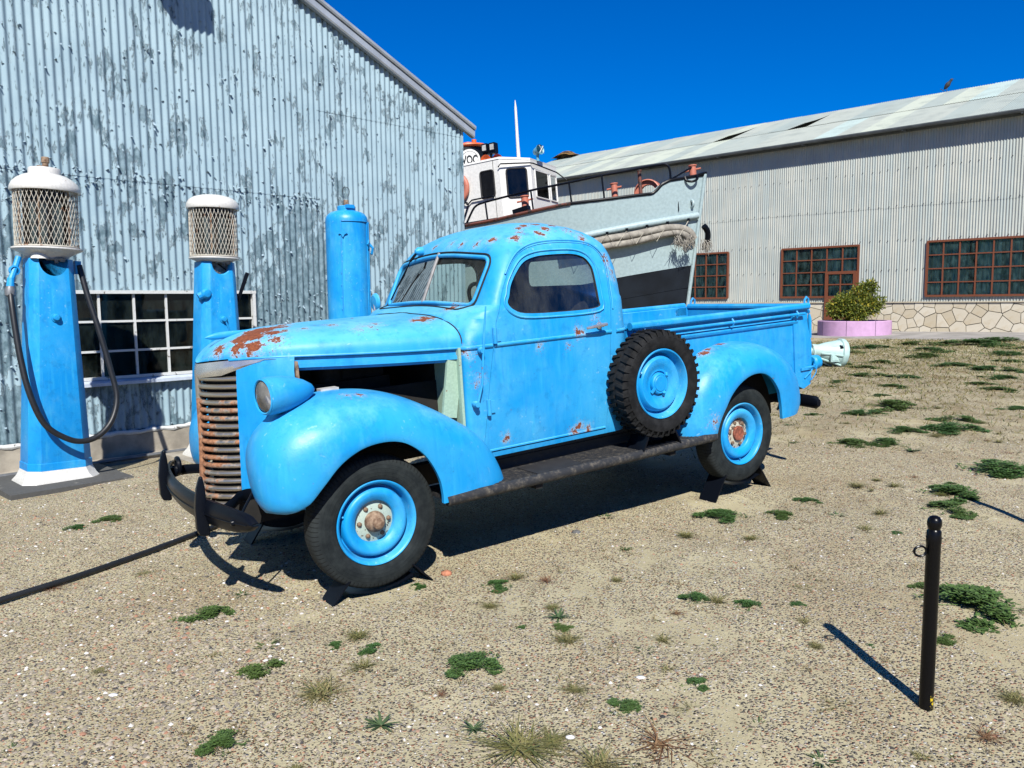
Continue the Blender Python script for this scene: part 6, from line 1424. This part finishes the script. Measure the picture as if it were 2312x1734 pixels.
ros = [(.21, 3.67, .13, 'star-shaped rosette weed in the middle of the gravel'), (-1.12, 3.45, .13, 'grey-green rosette left of centre foreground'), (-1.46, 4.13, .11, 'rosette near the shadow of the front bumper'), (-.15, 2.71, .10, 'dark rosette at the bottom centre'), (3.57, 7.01, .18, 'rosette weed on the bare sand behind the truck'), (.84, 2.61, .11, 'rosette weed in the bottom right gravel'), (-.49, 2.76, .14, 'straggling leafy weed at the bottom left of centre'), (.62, 5.29, .15, 'upright leafy weed beside the truck shadow edge'), (2.11, 5.06, .14, 'upright thin-leaved weed right of the rear wheel'), (-1.68, 2.78, .08, 'small rosette in the lower left gravel'), (.98, 2.4, .11, 'rosette cut by the bottom edge'), (-1.79, 2.68, .08, 'small rosette at the bottom left corner')]
for i, (x, y, w, lb_) in enumerate(ros): plant('rosette_weed', RO[i % 3], x, y, w * 1.1, .8, lb_, 'weed', G2)
dry = [(-.77, 3.0, .26), (.01, 2.58, .32), (.27, 2.45, .26), (.5, 2.55, .30), (.23, 2.96, .12), (.61, 3.07, .13), (-.12, 3.84, .13), (.77, 3.64, .11), (1.31, 3.46, .13), (1.27, 3.22, .1), (1.17, 2.74, .14), (1.56, 2.5, .16), (1.79, 2.72, .15), (-1.78, 4.42, .17), (-1.34, 3.38, .11), (-2.62, 4.36, .2), (.65, 2.76, .13), (.65, 3.35, .14), (1.04, 2.91, .11), (1.5, 3.05, .1), (2.4, 5.08, .2), (2.57, 5.83, .22), (1.09, 4.12, .12), (.78, 4.17, .12), (-1.78, 3.28, .11), (-2.18, 4.54, .12), (-.73, 2.5, .09), (-.29, 2.97, .09), (.67, 2.45, .12), (1.29, 2.39, .12), (.44, 3.3, .1), (1.91, 4.93, .15), (2.83, 5.79, .19)]
for k in range(110):
    y = rp.uniform(2.6, 11); x = rp.uniform(-.35, .70) * y; dry.append((x, y, rp.uniform(.07, .16) * (1 + .06 * y)))
for i, (x, y, w) in enumerate(dry):
    # keep the ground under the truck clear
    q = TM.inverted() @ Vector((x, y, .2))
    if -4.1 < q.x < .9 and abs(q.y) < .95: continue
    if i % 4 == 3: plant('dead_weed', RD[i % 2], x, y, w, .6, 'sparse reddish brown dead weed on the sandy gravel', 'weed', 'reddish dead weeds')
    else: plant('grass_tuft', TU[i % 3], x, y, w, .7, 'thin dry yellow-green grass tuft on the sandy gravel', 'grass tuft', G3)
for k in range(60):                                                # small green seedlings, thickest to the right of the truck
    y = rp.uniform(2.7, 13); x = rp.uniform(-.15, .68) * y; q = TM.inverted() @ Vector((x, y, .2))
    if -4.2 < q.x < 1.0 and abs(q.y) < 1.0: continue
    if k % 3 == 0: plant('seedling', RO[k % 3], x, y, rp.uniform(.05, .09) * (1 + .07 * y), .7, '', 'weed', 'small green seedlings')
    else: plant('seedling', CL[k % 4], x, y, rp.uniform(.05, .12) * (1 + .08 * y), .5, '', 'weed', 'small green seedlings')
# every tuft gets a label that says where it grows: which landmark it is nearest to, on which side, and its order there
MARKS = [('black post', 1.462, 2.694), ('largest clover patch', 2.13, 3.53), ('dense centre clover patch', -.16, 3.21), ('star-shaped rosette weed', .21, 3.67), ('dark grey stone', .403, 4.977), ('reddish stone', -.378, 4.321), ('near rear wheel stand', 1.65, 5.74), ('long narrow clover patch', -1.06, 3.22),
         ('spreading clover patch', -1.53, 3.84), ('round clover patch', -1.04, 2.68), ('ground hose', -2.5, 4.5), ('clover mat behind the post knob', 2.9, 5.2), ('two touching clover mats', 3.36, 7.4), ('wide clover mat by the truck tail', 4.5, 8.0), ('large bright clover patch', 4.67, 9.6), ('long clover mat at the right edge', 3.86, 6.2), ('gearbox casing', 6.0, 14.85), ('pink planter', 10.3, 23.9)]
ORD = ['nearest', 'second', 'third', 'fourth', 'fifth', 'sixth', 'seventh', 'eighth', 'ninth', 'tenth', 'eleventh', 'twelfth']
def place_labels(objs, what):
    b = {}
    for o in objs:
        x, y = o.location.x, o.location.y; nm, mx, my = min(MARKS, key=lambda m: ((m[1] - x) ** 2 + (m[2] - y) ** 2) / (m[2] ** 2))
        dx, dy = x / y - mx / my, (y - my) / my; side = ('right of' if dx > 0 else 'left of') if abs(dx) > abs(dy) * .5 else ('beyond' if dy > 0 else 'in front of')
        b.setdefault((nm, side), []).append((math.hypot(x - mx, y - my), o))
    for (nm, side), L_ in b.items():
        for i, (_, o) in enumerate(sorted(L_, key=lambda q: q[0])): o['label'] = ('%s, %s one %s the %s' % (what, ORD[min(i, 11)], side, nm)) if len(L_) > 1 else '%s %s the %s' % (what, side, nm)
place_labels([o for o in col.objects if o.name.split('.')[0] == 'grass_tuft'], 'thin dry grass tuft'); place_labels([o for o in col.objects if o.name.split('.')[0] == 'dead_weed'], 'reddish dead weed'); place_labels([o for o in col.objects if o.name.split('.')[0] == 'seedling'], 'small green seedling'); place_labels([o for o in col.objects if o.get('group') == 'green patches of the far lawn'], 'far lawn weed patch')
# short dry turf of the far lawn: one mass
def turf():
    r = np.random.default_rng(8); n = 26000; y = r.uniform(7.0, 21.5, n); x = r.uniform(.16, .78, n) * y; mb = []
    d = (x - PR.x) * nR.x + (y - PR.y) * nR.y; k = (d < -3.5) & (r.random(n) < np.clip((y - 6) / 9, .15, 1)); x, y = x[k], y[k]; n = len(x); z = gz(x, y)
    V = np.zeros((n, 3, 3)); a = r.uniform(0, 6.28, n); w = .003 + .0005 * y; h = r.uniform(.010, .045, n) * (1 + .03 * y); l = r.normal(0, .04, (n, 2))
    V[:, 0] = np.stack([x - w * np.cos(a), y - w * np.sin(a), z], 1); V[:, 1] = np.stack([x + w * np.cos(a), y + w * np.sin(a), z], 1); V[:, 2] = np.stack([x + l[:, 0], y + l[:, 1], z + h], 1)
    me = bpy.data.meshes.new('dry_turf'); me.from_pydata(V.reshape(-1, 3).tolist(), [], np.arange(3 * n).reshape(-1, 3).tolist())
    o = link('dry_turf', me, m_leaf('dry_turf_blade', (.20, .17, .07), (.36, .30, .13), (.10, .15, .04))); tag(o, 'short dry turf between the truck and the warehouse', 'grass', kind='stuff')
turf()

# thin dry litter and seedlings between the stones: one mass nobody could count
def litter():
    r = np.random.default_rng(18); V = []; n = 5200
    y = 2.0 + 9 * r.random(n) ** 1.4; x = r.uniform(-.45, .72, n) * y
    for i in range(n):
        if r.random() > .35 + .65 * max(0, math.sin(x[i] * 2.1 + y[i] * 1.3) * math.sin(y[i] * 2.4 - x[i] * 1.1)): continue
        q = TM.inverted() @ Vector((x[i], y[i], .2))
        if -4.0 < q.x < .8 and abs(q.y) < .9: continue
        z = gzf(x[i], y[i]); k = r.integers(3, 10); sz = r.uniform(.008, .03) * (1 + .05 * y[i])
        for j in range(k):
            a = r.uniform(0, 6.28); L_ = sz * r.uniform(.5, 1.3); w = .0011 + .0003 * y[i]; px_, py_ = x[i] + r.normal(0, sz * .6), y[i] + r.normal(0, sz * .6)
            V += [(px_ - w * math.sin(a), py_ + w * math.cos(a), z + .001), (px_ + w * math.sin(a), py_ - w * math.cos(a), z + .001), (px_ + L_ * math.cos(a), py_ + L_ * math.sin(a), z + L_ * r.uniform(.1, .8))]
    me = bpy.data.meshes.new('dry_litter'); me.from_pydata(V, [], [(i, i + 1, i + 2) for i in range(0, len(V), 3)])
    o = link('dry_litter', me, m_leaf('dry_litter_blade', (.16, .10, .05), (.36, .29, .13), (.09, .14, .04))); tag(o, 'dry grass litter and tiny seedlings between the stones', 'litter', kind='stuff')
litter()
